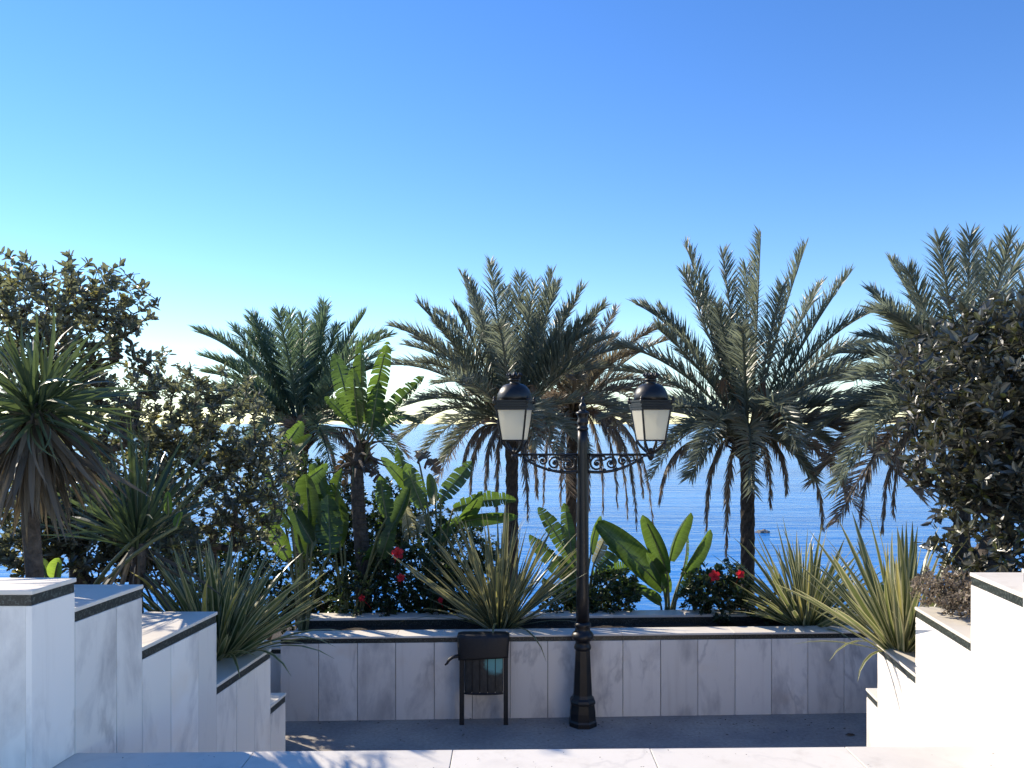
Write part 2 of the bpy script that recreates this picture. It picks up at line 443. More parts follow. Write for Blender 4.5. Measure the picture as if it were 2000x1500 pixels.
def sea_mat():
    m, n, l, b = new_mat('sea_water')
    tc = N(n, 'ShaderNodeTexCoord')
    mp = N(n, 'ShaderNodeMapping'); mp.inputs['Scale'].default_value = (0.22, 1.0, 1.0); mp.inputs['Rotation'].default_value = (0, 0, 0.06)
    l.new(tc.outputs['Object'], mp.inputs[0])
    a = N(n, 'ShaderNodeTexNoise', Scale=0.55, Detail=5.0, Roughness=0.6, Distortion=0.5); l.new(mp.outputs[0], a.inputs['Vector'])
    a2 = N(n, 'ShaderNodeTexNoise', Scale=0.05, Detail=4.0, Roughness=0.6); l.new(mp.outputs[0], a2.inputs['Vector'])
    r = ramp(n, [(0.35, (0.012, 0.12, 0.38)), (0.68, (0.025, 0.21, 0.56))]); l.new(a2.outputs[0], r.inputs[0])
    l.new(r.outputs[0], b.inputs['Base Color'])
    b.inputs['Roughness'].default_value = 0.18
    b.inputs['IOR'].default_value = 1.33
    b.inputs['Specular IOR Level'].default_value = 0.07
    bp = N(n, 'ShaderNodeBump', Strength=0.55, Distance=0.3); l.new(a.outputs[0], bp.inputs['Height'])
    l.new(bp.outputs[0], b.inputs['Normal'])
    return m
S = 25000.0
tag(mk('sea', [(-S, 20, SEA), (S, 20, SEA), (S, 2 * S, SEA), (-S, 2 * S, SEA)], [(0, 1, 2, 3)], sea_mat()), kind='structure')

def rock(px, py, w, h):
    d = (EZ - SEA) * F / (py - HZ)
    c = P(px, py, d)
    bm = bmesh.new()
    bmesh.ops.create_icosphere(bm, subdivisions=3, radius=1.0)
    for v in bm.verts:
        k = 1 + .22 * math.sin(v.co.x * 5 + 1) * math.cos(v.co.y * 4) + .15 * math.sin(v.co.z * 7 + v.co.x * 6) + random.uniform(-.05, .05)
        v.co = Vector((v.co.x * w * k, v.co.y * w * .8 * k, v.co.z * h * k))
    m = bpy.data.meshes.new('sea_rock'); bm.to_mesh(m); bm.free(); m.materials.append(M_rock)
    o = mkd('sea_rock', m, None, Matrix.Translation(c))
    return tag(o, 'small dark rock poking out of the sea right of the middle palm trunk', 'rock')
rock(1490, 1040, 0.40, 0.16)

# ------------------------------------------------------------------ stepped stair walls clad in marble
def skew_box(A, d0, d1, o0, o1, z0, z1):
    return [Vector((A + SK * d + o, d, z)) for o in (o0, o1) for d in (d0, d1) for z in (z0, z1)]

def stair_wall(side, A, secs, label, pw, extra):
    """secs: (d0, d1, top z rel) ; side -1 = left of the stairs, its cladding faces right"""
    s = side
    root = thing('stair_wall', (A + SK * secs[2][0], secs[2][0], 0), label, 'wall')
    lo = lambda a, b: (min(s * a, s * b), max(s * a, s * b))
    for k, (d0, d1, zt) in enumerate(secs):
        z1 = Z(zt)
        cw = 0.46 if k else 1.30
        zbot = TZ + .001 if d1 < 4.05 else 0.001
        # core
        o = lo(0.03, cw - .01)
        mkd('core', bevel_mesh(skew_box(A, d0 + .035, d1 - .004, *o, zbot, z1 - .075), 0, 'core', M_core), root)
        # marble panels on the stair side
        n = max(1, round((d1 - d0) / pw))
        cuts = [d0 + (d1 - d0) * i / n for i in range(n + 1)]
        for i in range(1, n): cuts[i] += random.uniform(-.06, .06)
        for i in range(n):
            pr = random.uniform(0, .0025)
            o = lo(-pr, 0.028)
            dd0, dd1 = cuts[i] + .0025, cuts[i + 1] - .0025
            mkd('marble_panel', bevel_mesh(skew_box(A, dd0, dd1, *o, zbot, z1 - .0715), 0.0015, 'marble_panel', M_marble), root)
        # dark band and pale coping slab
        mkd('granite_band', bevel_mesh(skew_box(A, d0 + .001, d1 - .001, *lo(0.003, cw), z1 - .0705, z1 - .0215), 0.001, 'granite_band', M_band), root)
        m = max(1, round((d1 - d0) / .75))
        for i in range(m):
            a, b_ = d0 + (d1 - d0) * i / m, d0 + (d1 - d0) * (i + 1) / m
            mkd('coping_slab', bevel_mesh(skew_box(A, a - (.004 if i == 0 else -.001), b_ + (.004 if i == m - 1 else -.001), *lo(-.006, cw + .006), z1 - .021, z1), 0.003, 'coping_slab', M_coping), root)
        # panels closing the near end and the far end of a section
        if k == 0:
            w = 0.42
            e0 = 0.0
            while e0 < cw - .01:
                e1 = min(cw, e0 + w)
                mkd('marble_panel', bevel_mesh(skew_box(A, d0 + .005, d0 + .034, *lo(e0 + .029 if e0 == 0 else e0 + .0015, e1 - .0015), zbot, z1 - .0715), 0.0015, 'marble_panel', M_marble), root)
                e0 = e1
        nxt = Z(secs[k + 1][2]) if k + 1 < len(secs) else 0.001
        mkd('end_panel', bevel_mesh(skew_box(A, d1 - .0035, d1 - .0005, *lo(.03, cw - .003), nxt + .001, z1 - .072), 0, 'end_panel', M_marble), root)
    return root

L_SECS = [(3.67, 3.97, -.745), (3.97, 4.54, -.890), (4.54, 5.40, -1.237), (5.40, 6.26, -1.716), (6.26, 6.55, -2.150)]
R_SECS = [(3.35, 4.16, -.735), (4.16, 4.76, -.863), (4.76, 5.62, -1.254), (5.62, 6.42, -1.716), (6.42, 6.69, -2.158)]
stair_wall(-1, LA, L_SECS, 'stepped white marble stair wall in shade, descending along the left', .30, 0)
stair_wall(1, RA, R_SECS, 'stepped white marble stair wall in full sun, descending along the right', .42, 0)

# raised beds behind both walls (stepped soil)
def bed(A, side, secs, name):
    V, Fc = [], []
    prof = [(secs[0][0] + .1, secs[0][2] - .09)]
    for d0, d1, zt in secs[1:]:
        prof += [(d0 + .03, zt - .035), (d1 - .02, zt - .06)]
    prof += [(9.2, -2.72)]
    shift = [0.0] * (len(prof) - 1) + [1.0]
    xsn = 14
    for (d, z), sh_ in zip(prof, shift):
        for i in range(xsn + 1):
            o = .43 + i * .55
            xin = A + SK * d + side * o if not sh_ else (-2.95 if side < 0 else 4.25) + side * (i * .55)
            V.append((xin, d, Z(z + (.02 * math.sin(i * 2.1 + d * 5) if i else 0) + min(.5, max(0, i - 2) * .09))))
    W = xsn + 1
    for j in range(len(prof) - 1):
        for i in range(xsn):
            f = (j * W + i, j * W + i + 1, (j + 1) * W + i + 1, (j + 1) * W + i)
            Fc.append(f if side > 0 else f[::-1])
    # skirt down to the promenade on the stair-bottom side
    n0 = len(V)
    for i in range(W):
        x, y, z = V[(len(prof) - 1) * W + i]
        V.append((x, y + .002, -0.01))
    for i in range(xsn):
        f = ((len(prof) - 1) * W + i, (len(prof) - 1) * W + i + 1, n0 + i + 1, n0 + i)
        Fc.append(f if side > 0 else f[::-1])
    n1 = len(V)
    for j in range(len(prof)):
        x, y, z = V[j * W]
        V.append((x, y, -0.01))
    for j in range(len(prof) - 1):
        Fc.append((j * W, (j + 1) * W, n1 + j + 1, n1 + j))
    return tag(mk(name, V, Fc, M_soil), kind='structure')
def soil_z(side, x, d):
    A, secs = (LA, L_SECS) if side < 0 else (RA, R_SECS)
    prof = [(secs[0][0] + .1, secs[0][2] - .09)]
    for d0, d1, zt in secs[1:]:
        prof += [(d0 + .03, zt - .035), (d1 - .02, zt - .06)]
    prof += [(9.2, -2.72)]
    o = abs(x - (A + SK * d)); i = (o - .43) / .55
    z = prof[-1][1]
    for (a, za), (b_, zb) in zip(prof, prof[1:]):
        if a <= d <= b_:
            z = za + (zb - za) * (d - a) / (b_ - a); break
        if d < a: z = za; break
    return Z(z + min(.5, max(0, i - 2) * .09))
bed(LA, -1, L_SECS, 'left_bed_soil')
bed(RA, 1, R_SECS, 'right_bed_soil')

# ------------------------------------------------------------------ long planter at the sea edge
def pl_d(x): return 9.462 + 0.0408 * x      # front face line
PX0, PX1 = -2.645, 6.2
PT = Z(-2.437)
def pbox(x0, x1, o0, o1, z0, z1): return [Vector((x, pl_d(x) + o, z)) for x in (x0, x1) for o in (o0, o1) for z in (z0, z1)]
planter = thing('sea_wall_planter', (0.8, 9.9, 0), 'long low planter of grey-white marble panels behind the lamp and the bin', 'planter')
mkd('core', bevel_mesh(pbox(PX0 + .03, PX1, .03, .26, .001, PT - .08), 0, 'core', M_core), planter)
x = PX0; first = True
while x < PX1 - .01:
    w = .436 + random.uniform(-.006, .006)
    x1 = min(PX1, x + w)
    pr = random.uniform(0, .003)
    mkd('marble_panel', bevel_mesh(pbox(x + .0035, x1 - .0035, -pr, .028, .001, PT - .0785), 0.0015, 'marble_panel', M_marble), planter)
    x = x1
mkd('end_panel', bevel_mesh(pbox(PX0 - .001, PX0 + .028, .03, 1.1, .001, PT - .0785), 0, 'end_panel', M_marble), planter)
x = PX0
while x < PX1 - .01:
    x1 = min(PX1, x + 1.31)
    mkd('granite_band', bevel_mesh(pbox(x + .001, x1 - .001,   .004, .27, PT - .0775, PT - .0225), 0.001, 'granite_band', M_band), planter)
    mkd('coping_slab', bevel_mesh(pbox(x - (.008 if x == PX0 else -.001), x1 - .001, -.010, .285, PT - .022, PT), 0.003, 'coping_slab', M_coping), planter)
    mkd('rear_coping_slab', bevel_mesh(pbox(x + .001, x1 - .001, .86, 1.14, PT - .02, PT + .012), 0.003, 'rear_coping_slab', M_coping), planter)
    mkd('rear_band', bevel_mesh(pbox(x + .001, x1 - .001, .87, 1.12, PT - .45, PT - .0205), 0, 'rear_band', M_band), planter)
    x = x1
# lower return wall going left
lx = -4.3
mkd('marble_panel', bevel_mesh(pbox(lx, PX0 - .004, .35, .38, .001, PT - .285), .0015, 'marble_panel', M_marble), planter)
mkd('granite_band', bevel_mesh(pbox(lx, PX0 - .004, .352, .7, PT - .284, PT - .235), .001, 'granite_band', M_band), planter)
mkd('coping_slab', bevel_mesh(pbox(lx, PX0 - .004, .345, .7, PT - .234, PT - .212), .002, 'coping_slab', M_coping), planter)
def strip(name, x0, x1, o0, o1, z, mat):
    V, Fc = [], []
    n = 40
    for i in range(n + 1):
        xx = x0 + (x1 - x0) * i / n
        for j in range(4):
            V.append((xx, pl_d(xx) + o0 + (o1 - o0) * j / 3, z + .02 * math.sin(i * 1.3 + j * 2.1) + .012 * math.sin(i * 3.1 - j)))
    for i in range(n):
        for j in range(3):
            a = i * 4 + j
            Fc.append((a, a + 4, a + 5, a + 1))
    return tag(mk(name, V, Fc, mat, None, None, True), kind='structure')
strip('planter_soil', PX0 + .03, PX1, .24, .90, PT - .10, M_soil)
# garden bed behind the planter, on top of the sea wall
BEDZ = Z(-2.98)
V = [(-9, 10.0, BEDZ), (9, 10.3, BEDZ), (9, 12.7, BEDZ - .15), (-9, 12.7, BEDZ - .15), (9, 12.7, -3.4), (-9, 12.7, -3.4)]
tag(mk('garden_bed_soil', V, [(0, 1, 2, 3), (3, 2, 4, 5)], M_soil), kind='structure')
BEDL = BEDZ - .06

# ------------------------------------------------------------------ lamp post
LD = 9.27
SC = LD / F
lamp_base = P(1142, 1412, LD); lamp_base.z = 0.0
lx0, ly0 = P(1138, 1000, LD).x, LD
lamp = thing('street_lamp', (lx0, ly0, 0), 'tall black cast iron street lamp with two lanterns in front of the planter', 'street lamp')
c = (lx0, ly0, 0)
def zz(py): return (1412 - py) * SC
mb = MB()
mb.lathe([(r * SC / 2, zz(y)) for r, y in ((57, 1413), (57, 1404), (53, 1400), (52, 1386), (50, 1378), (48, 1370))], c, 8, R(22.5))
mb.lathe([(r * SC / 2, zz(y)) for r, y in ((46, 1371), (51, 1369), (52, 1365), (49, 1361), (42, 1358), (38, 1352), (36, 1330), (33, 1300), (30, 1270), (29, 1264))], c, 8, R(22.5))
mb.build('pedestal', M_iron, lamp)
mb = MB()
mb.lathe([(r * SC / 2, zz(y)) for r, y in ((28, 1266), (33, 1264), (34, 1260), (31, 1256), (28, 1253), (29, 1248), (38, 1246), (43, 1242), (43, 1237), (38, 1232), (30, 1229), (29, 1222), (33, 1219), (33, 1215), (27, 1211))], c, 20)
mb.build('collar', M_iron, lamp, True)
mb = MB()
seg = 20
mb.lathe([(r * SC / 2, zz(y)) for r, y in ((26, 1214), (25, 1160), (23, 1000), (21, 900), (19.5, 862), (19, 836))], c, seg)
mb.build('column', M_iron, lamp, True)
mb = MB()
mb.lathe([(r * SC / 2, zz(y)) for r, y in ((19, 838), (23, 836), (23, 833), (19, 831), (19, 826), (23, 824), (22, 820), (18.5, 816), (19, 812), (21, 808), (26, 806), (27, 803), (20, 801), (13, 799), (12, 796), (15, 792), (13, 788), (8, 785), (6, 782), (8, 779), (6, 776), (1.5, 770))], c, 16)
mb.build('finial', M_iron, lamp, True)
def spiral(cx, cz, r0, turns, a0, sgn, n=26):
    pts = []
    for i in range(n):
        t = i / (n - 1)
        a = a0 + sgn * turns * 2 * math.pi * t
        r = r0 * (1 - .8 * t)
        pts.append((cx + r * math.cos(a), ly0, cz + r * math.sin(a)))
    return pts
for s in (-1, 1):
    X = lambda px: lx0 + s * px * SC      # px measured outward from the post
    mb = MB()
    mb.tube([(X(8), ly0, zz(885)), (X(60), ly0, zz(885)), (X(126), ly0, zz(885))], 2.3 * SC, 8)
    mb.tube([(X(118), ly0, zz(887)), (X(128), ly0, zz(886)), (X(134), ly0, zz(882))], 3.0 * SC, 8)
    arm = mb.build('arm', M_iron, lamp, True)
    mb = MB()
    br = [bez(Vector((X(8), ly0, zz(918))), Vector((X(66), ly0, zz(926))), Vector((X(118), ly0, zz(890))), i / 14) for i in range(15)]
    mb.tube(br, [3.2 * SC - i * .06 * SC for i in range(15)], 7)
    for cx, cy, r, tr, a0, sg in ((28, 903, 15, 1.6, 1.2, 1), (55, 902, 13, 1.5, 2.6, -1), (78, 897, 10, 1.4, .6, 1), (40, 893, 7, 1.2, 4, -1), (95, 893, 7, 1.3, 2.2, -1), (17, 892, 6, 1.3, 0, 1)):
        p = spiral(0, 0, r * SC, tr, a0, sg)
        mb.tube([(X(cx) + s * q[0], ly0, zz(cy) + q[2]) for q in p], [2.4 * SC * (1 - .5 * i / 25) for i in range(26)], 6)
    for cx, cy, r in ((28, 903, 4.5), (55, 902, 4), (78, 897, 3.2), (66, 914, 4.5), (104, 896, 3), (42, 916, 4.5), (112, 899, 4)):
        mb.lathe([(0.001, -r * SC), (r * SC * .8, -r * SC * .6), (r * SC, 0), (r * SC * .8, r * SC * .6), (0.001, r * SC)], (X(cx), ly0, zz(cy)), 8)
    mb.build('scrollwork', M_iron, arm, True)
    # lantern
    LX = X(133)
    lan = MB()
    rot = R(13) * s
    def ring(hw, z):
        return [Vector((LX + math.cos(rot + R(45 + 90 * k)) * hw * 1.4142, ly0 + math.sin(rot + R(45 + 90 * k)) * hw * 1.4142, z)) for k in range(4)]
    zb, zt = zz(857), zz(796)
    lo_, hi_ = ring(21 * SC, zb), ring(29 * SC, zt)
    for k in range(4):
        lan.tube([lo_[k], hi_[k]], 2.0 * SC, 6)
        lan.tube([lo_[k], lo_[(k + 1) % 4]], 1.6 * SC, 6)
        lan.tube([hi_[k], hi_[(k + 1) % 4]], 2.2 * SC, 6)
    # curved legs under the glass and the knuckle they meet in
    for k in range(4):
        a = lo_[k]; b_ = Vector((LX, ly0, zz(884)))
        mid = Vector((a.x * .75 + LX * .25, a.y * .75 + ly0 * .25, zz(872)))
        lan.tube([bez(a, mid, b_, i / 7) for i in range(8)], [2.2 * SC, 2.6 * SC, 2.6 * SC, 2.6 * SC, 2.6 * SC, 3 * SC, 3.4 * SC, 4 * SC], 6)
        q = (a - Vector((LX, ly0, a.z))).normalized()
        lan.tube([a + Vector((0, 0, -.01)) + q * .012 * math.sin(i) * (1 - i / 8) + Vector((0, 0, -.012 * i)) for i in range(8)], 1.6 * SC, 5)
    lan.lathe([(r * SC, zz(y)) for r, y in ((2, 897), (5, 893), (7, 888), (6, 884), (8, 880), (4, 876), (3, 872))], (LX, ly0, 0), 12)
    ln = lan.build('lantern', M_iron, lamp)
    for k in range(4):
        a, b_, c2, d2 = lo_[k], lo_[(k + 1) % 4], hi_[(k + 1) % 4], hi_[k]
        ctr = (a + b_ + c2 + d2) / 4
        nrm = (b_ - a).cross(d2 - a).normalized()
        q = [ctr + (v - ctr) * .985 for v in (a, b_, c2, d2)]
        VV = [v + nrm * .002 for v in q] + [v - nrm * .002 for v in q]
        mk('glass_pane', VV, [(0, 1, 2, 3), (7, 6, 5, 4), (0, 4, 5, 1), (1, 5, 6, 2), (2, 6, 7, 3), (3, 7, 4, 0)], M_glass, ln)
    rf = MB()
    # square cornice, drum and round dome
    for hw, z0, z1 in ((31.5, 797, 792.5), (33, 792, 789), (31, 788.5, 783), (33, 782.5, 779)):
        a, b_ = ring(hw * SC, zz(z0)), ring(hw * SC, zz(z1))
        rf.add(a + b_, [(0, 1, 2, 3), (7, 6, 5, 4), (0, 4, 5, 1), (1, 5, 6, 2), (2, 6, 7, 3), (3, 7, 4, 0)])
    rf.lathe([(r * SC, zz(y)) for r, y in ((33, 779.5), (33.5, 773), (32, 765), (28, 757), (22, 750.5), (16, 747.5), (11, 746.5), (9, 745), (9, 742), (12, 740), (12, 738), (8, 736))], (LX, ly0, 0), 24)
    roof = rf.build('lantern_roof', M_iron, ln)
    for p in roof.data.polygons: p.use_smooth = len(p.vertices) == 4 and abs(p.normal.z) < .97 and p.index > 23
    cr = MB()
    cr.lathe([(r * SC, zz(y)) for r, y in ((6, 738), (11, 736), (12.5, 733), (11, 731))], (LX, ly0, 0), 16)
    for k in range(8):
        a = k * R(45)
        dx, dy = math.cos(a), math.sin(a)
        cr.tube([(LX + dx * 11 * SC, ly0 + dy * 11 * SC, zz(733)), (LX + dx * 13.5 * SC, ly0 + dy * 13.5 * SC, zz(729)), (LX + dx * 12 * SC, ly0 + dy * 12 * SC, zz(725))], [2.6 * SC, 3.0 * SC, .8 * SC], 6)
    cr.lathe([(r * SC, zz(y)) for r, y in ((7, 735), (7, 730), (3, 726), (1, 723))], (LX, ly0, 0), 10)
    cr.build('crown', M_iron, roof)
    for k, v in enumerate(ring(32.5 * SC, zz(781))):
        ear = MB()
        ear.lathe([(r * SC, h * SC) for r, h in ((3.2, -5), (3.6, 1), (2.2, 3), (2.8, 5), (.6, 10))], v, 8)
        ear.build('corner_knob', M_iron, roof)

# ------------------------------------------------------------------ litter bin
BS = BIN_D / F
bx = P(945, 1412, BIN_D).x
binr = thing('litter_bin', (bx, BIN_D, 0), 'dark slatted litter bin with hood on two square posts, left of the lamp', 'litter bin')
def bzz(py): return (1412 - py) * BS
for s in (-1, 1):
    box('post', bx + s * 43 * BS - 4.4 * BS, bx + s * 43 * BS + 4.4 * BS, BIN_D - .025, BIN_D + .025, 0, bzz(1243), M_binhood, binr, .003)
nsl = 5
Rr = 38 * BS
def arc(t, dep=.05):   # t in -1..1 across, bulging towards the stairs
    return Vector((bx + t * 37.5 * BS, BIN_D - dep * math.sqrt(max(0, 1 - (t * .93) ** 2)), 0))
for k in range(nsl):
    a, b_ = -1 + 2 * k / nsl + .022, -1 + 2 * (k + 1) / nsl - .022
    V, Fc = [], []
    m = 4
    for i in range(m + 1):
        p = arc(a + (b_ - a) * i / m)
        q = arc(a + (b_ - a) * i / m, .038)
        for z in (bzz(1349), bzz(1280)):
            V += [Vector((p.x, p.y, z)), Vector((q.x, q.y, z))]
    for i in range(m):
        o = i * 4; e = o + 4
        Fc += [(o, e, e + 2, o + 2), (o + 1, o + 3, e + 3, e + 1), (o, o + 1, e + 1, e), (o + 2, e + 2, e + 3, o + 3)]
    Fc += [(0, 2, 3, 1), (m * 4, m * 4 + 1, m * 4 + 3, m * 4 + 2)]
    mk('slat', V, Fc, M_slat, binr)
mb = MB()     # liner, bottom rim
n = 16
V = []; Fc = []
for i in range(n + 1):
    t = -1 + 2 * i / n
    p = arc(t, .034)
    V += [Vector((p.x, p.y, bzz(1347))), Vector((p.x, p.y, bzz(1260))), Vector((p.x, BIN_D + .12, bzz(1347))), Vector((p.x, BIN_D + .12, bzz(1260)))]
for i in range(n):
    o = i * 4; e = o + 4
    Fc += [(o, e, e + 1, o + 1), (o, o + 2, e + 2, e), (o + 2, o + 3, e + 3, e + 2)]
Fc += [(0, 1, 3, 2), (n * 4, n * 4 + 2, n * 4 + 3, n * 4 + 1)]
mk('liner', V, Fc, M_binhood, binr)
mb.tube([arc(-1 + 2 * i / 16, .053) + Vector((0, 0, bzz(1350))) for i in range(17)], 2.2 * BS, 6)
mb.build('bottom_rim', M_binhood, binr, True)
# hood: rounded sheet leaning over the mouth, lower edge rising to the right
V, Fc = [], []
nu, nv = 20, 10
for j in range(nv + 1):
    v = j / nv
    for i in range(nu + 1):
        t = -1 + 2 * i / nu
        zlow = bzz(1283 - 2.5 * (t + .2) - 1.5 * math.cos(t * 2))
        ztop = bzz(1238) - .035 * max(0, abs(t) - .78) / .22 * (abs(t) - .6)
        z = zlow + (ztop - zlow) * v
        dep = .075 * math.sqrt(max(0.02, 1 - (t * .96) ** 2)) * (1 - .25 * v ** 3)
        V.append(Vector((bx - 1 * BS + t * (50.5 - 2.5 * (1 - v)) * BS, BIN_D - dep, z)))
W = nu + 1
for j in range(nv):
    for i in range(nu):
        Fc.append((j * W + i, j * W + i + 1, (j + 1) * W + i + 1, (j + 1) * W + i))
n0 = len(V)
V2 = [Vector((v.x, BIN_D + .15, v.z)) for v in V[nv * W:]]
V += V2
for i in range(nu):
    Fc.append((nv * W + i, nv * W + i + 1, n0 + i + 1, n0 + i))
ho = mk('hood', V, Fc, M_binhood, binr, None, True)
md = ho.modifiers.new('thick', 'SOLIDIFY'); md.thickness = .008; md.offset = 1
mb = MB()
hp = [P(895, 1281, BIN_D - .03), P(884, 1284, BIN_D - .05), P(877, 1289, BIN_D - .06), P(873, 1296, BIN_D - .06), P(869, 1299, BIN_D - .06)]
mb.tube(hp, [3.6 * BS, 3.4 * BS, 3.0 * BS, 2.4 * BS, 1.6 * BS], 7)
mb.build('lever', M_binhood, binr, True)

# ------------------------------------------------------------------ date palms
def frond_mesh(p0, p1, p2, mat, n=56, llen=0.46, lw=0.03, dead=0.0, rnd=random):
    """feather leaf along a curve: stalk + leaflets in several ranks"""
    V, Fc = [], []
    L = ((p1 - p0).length + (p2 - p1).length)
    hd = p2 - p0; hd.z = 0
    if hd.length < 1e-3: hd = Vector((1, 0, 0))
    hd.normalize()
    S0 = Vector((-hd.y, hd.x, 0))
    tw = rnd.uniform(-.5, .5)
    # stalk
    m = 12
    for i in range(m + 1):
        t = i / m
        p = bez(p0, p1, p2, t); T = bezt(p0, p1, p2, t).normalized()
        Nn = S0.cross(T).normalized()
        r = 0.03 * (1 - t) ** .8 + .004
        V += [p + S0 * r, p + Nn * r * .8, p - S0 * r, p - Nn * r * .8]
    for i in range(m):
        for k in range(4):
            k2 = (k + 1) % 4
            Fc.append((i * 4 + k, i * 4 + k2, i * 4 + 4 + k2, i * 4 + 4 + k))
    for i in range(n):
        t = .14 + .86 * (i + rnd.random() * .6) / n
        p = bez(p0, p1, p2, t); T = bezt(p0, p1, p2, t).normalized()
        Nn = T.cross(S0).normalized()
        if Nn.z < 0 and abs(T.z) < .9: Nn = -Nn
        pr = (0.45 + 1.9 * (t - .14)) if t < .42 else 1.0 - .5 * ((t - .42) / .58) ** 2.2
        for s in (-1, 1):
            ang = R(rnd.choice((15, 32, 58)) + rnd.uniform(-9, 9))
            side = (S0 * s * math.cos(ang + tw * s * .3) + Nn * math.sin(ang + tw * s * .3))
            fw = R(rnd.uniform(44, 60) - 20 * t * t)
            d = T * math.cos(fw) + side * math.sin(fw)
            ll = llen * pr * rnd.uniform(.85, 1.12)
            if dead: d = (d * (1 - dead) + Vector((0, 0, -1)) * dead + Vector((rnd.uniform(-.2, .2), rnd.uniform(-.2, .2), 0))).normalized()
            w = d.cross(side.cross(d)).cross(d)
            w = d.cross(Vector((rnd.uniform(-1, 1), rnd.uniform(-1, 1), rnd.uniform(-.3, 1.2)))).normalized() * lw * .5 * rnd.uniform(.8, 1.2)
            q = p + d * ll * .45
            e = p + d * ll + Vector((0, 0, -ll * (.06 + .1 * rnd.random())))
            o = len(V)
            V += [p - w * .5, p + w * .5, q + w, q - w, e]
            Fc += [(o, o + 1, o + 2, o + 3), (o + 3, o + 2, o + 4)]
    return V, Fc

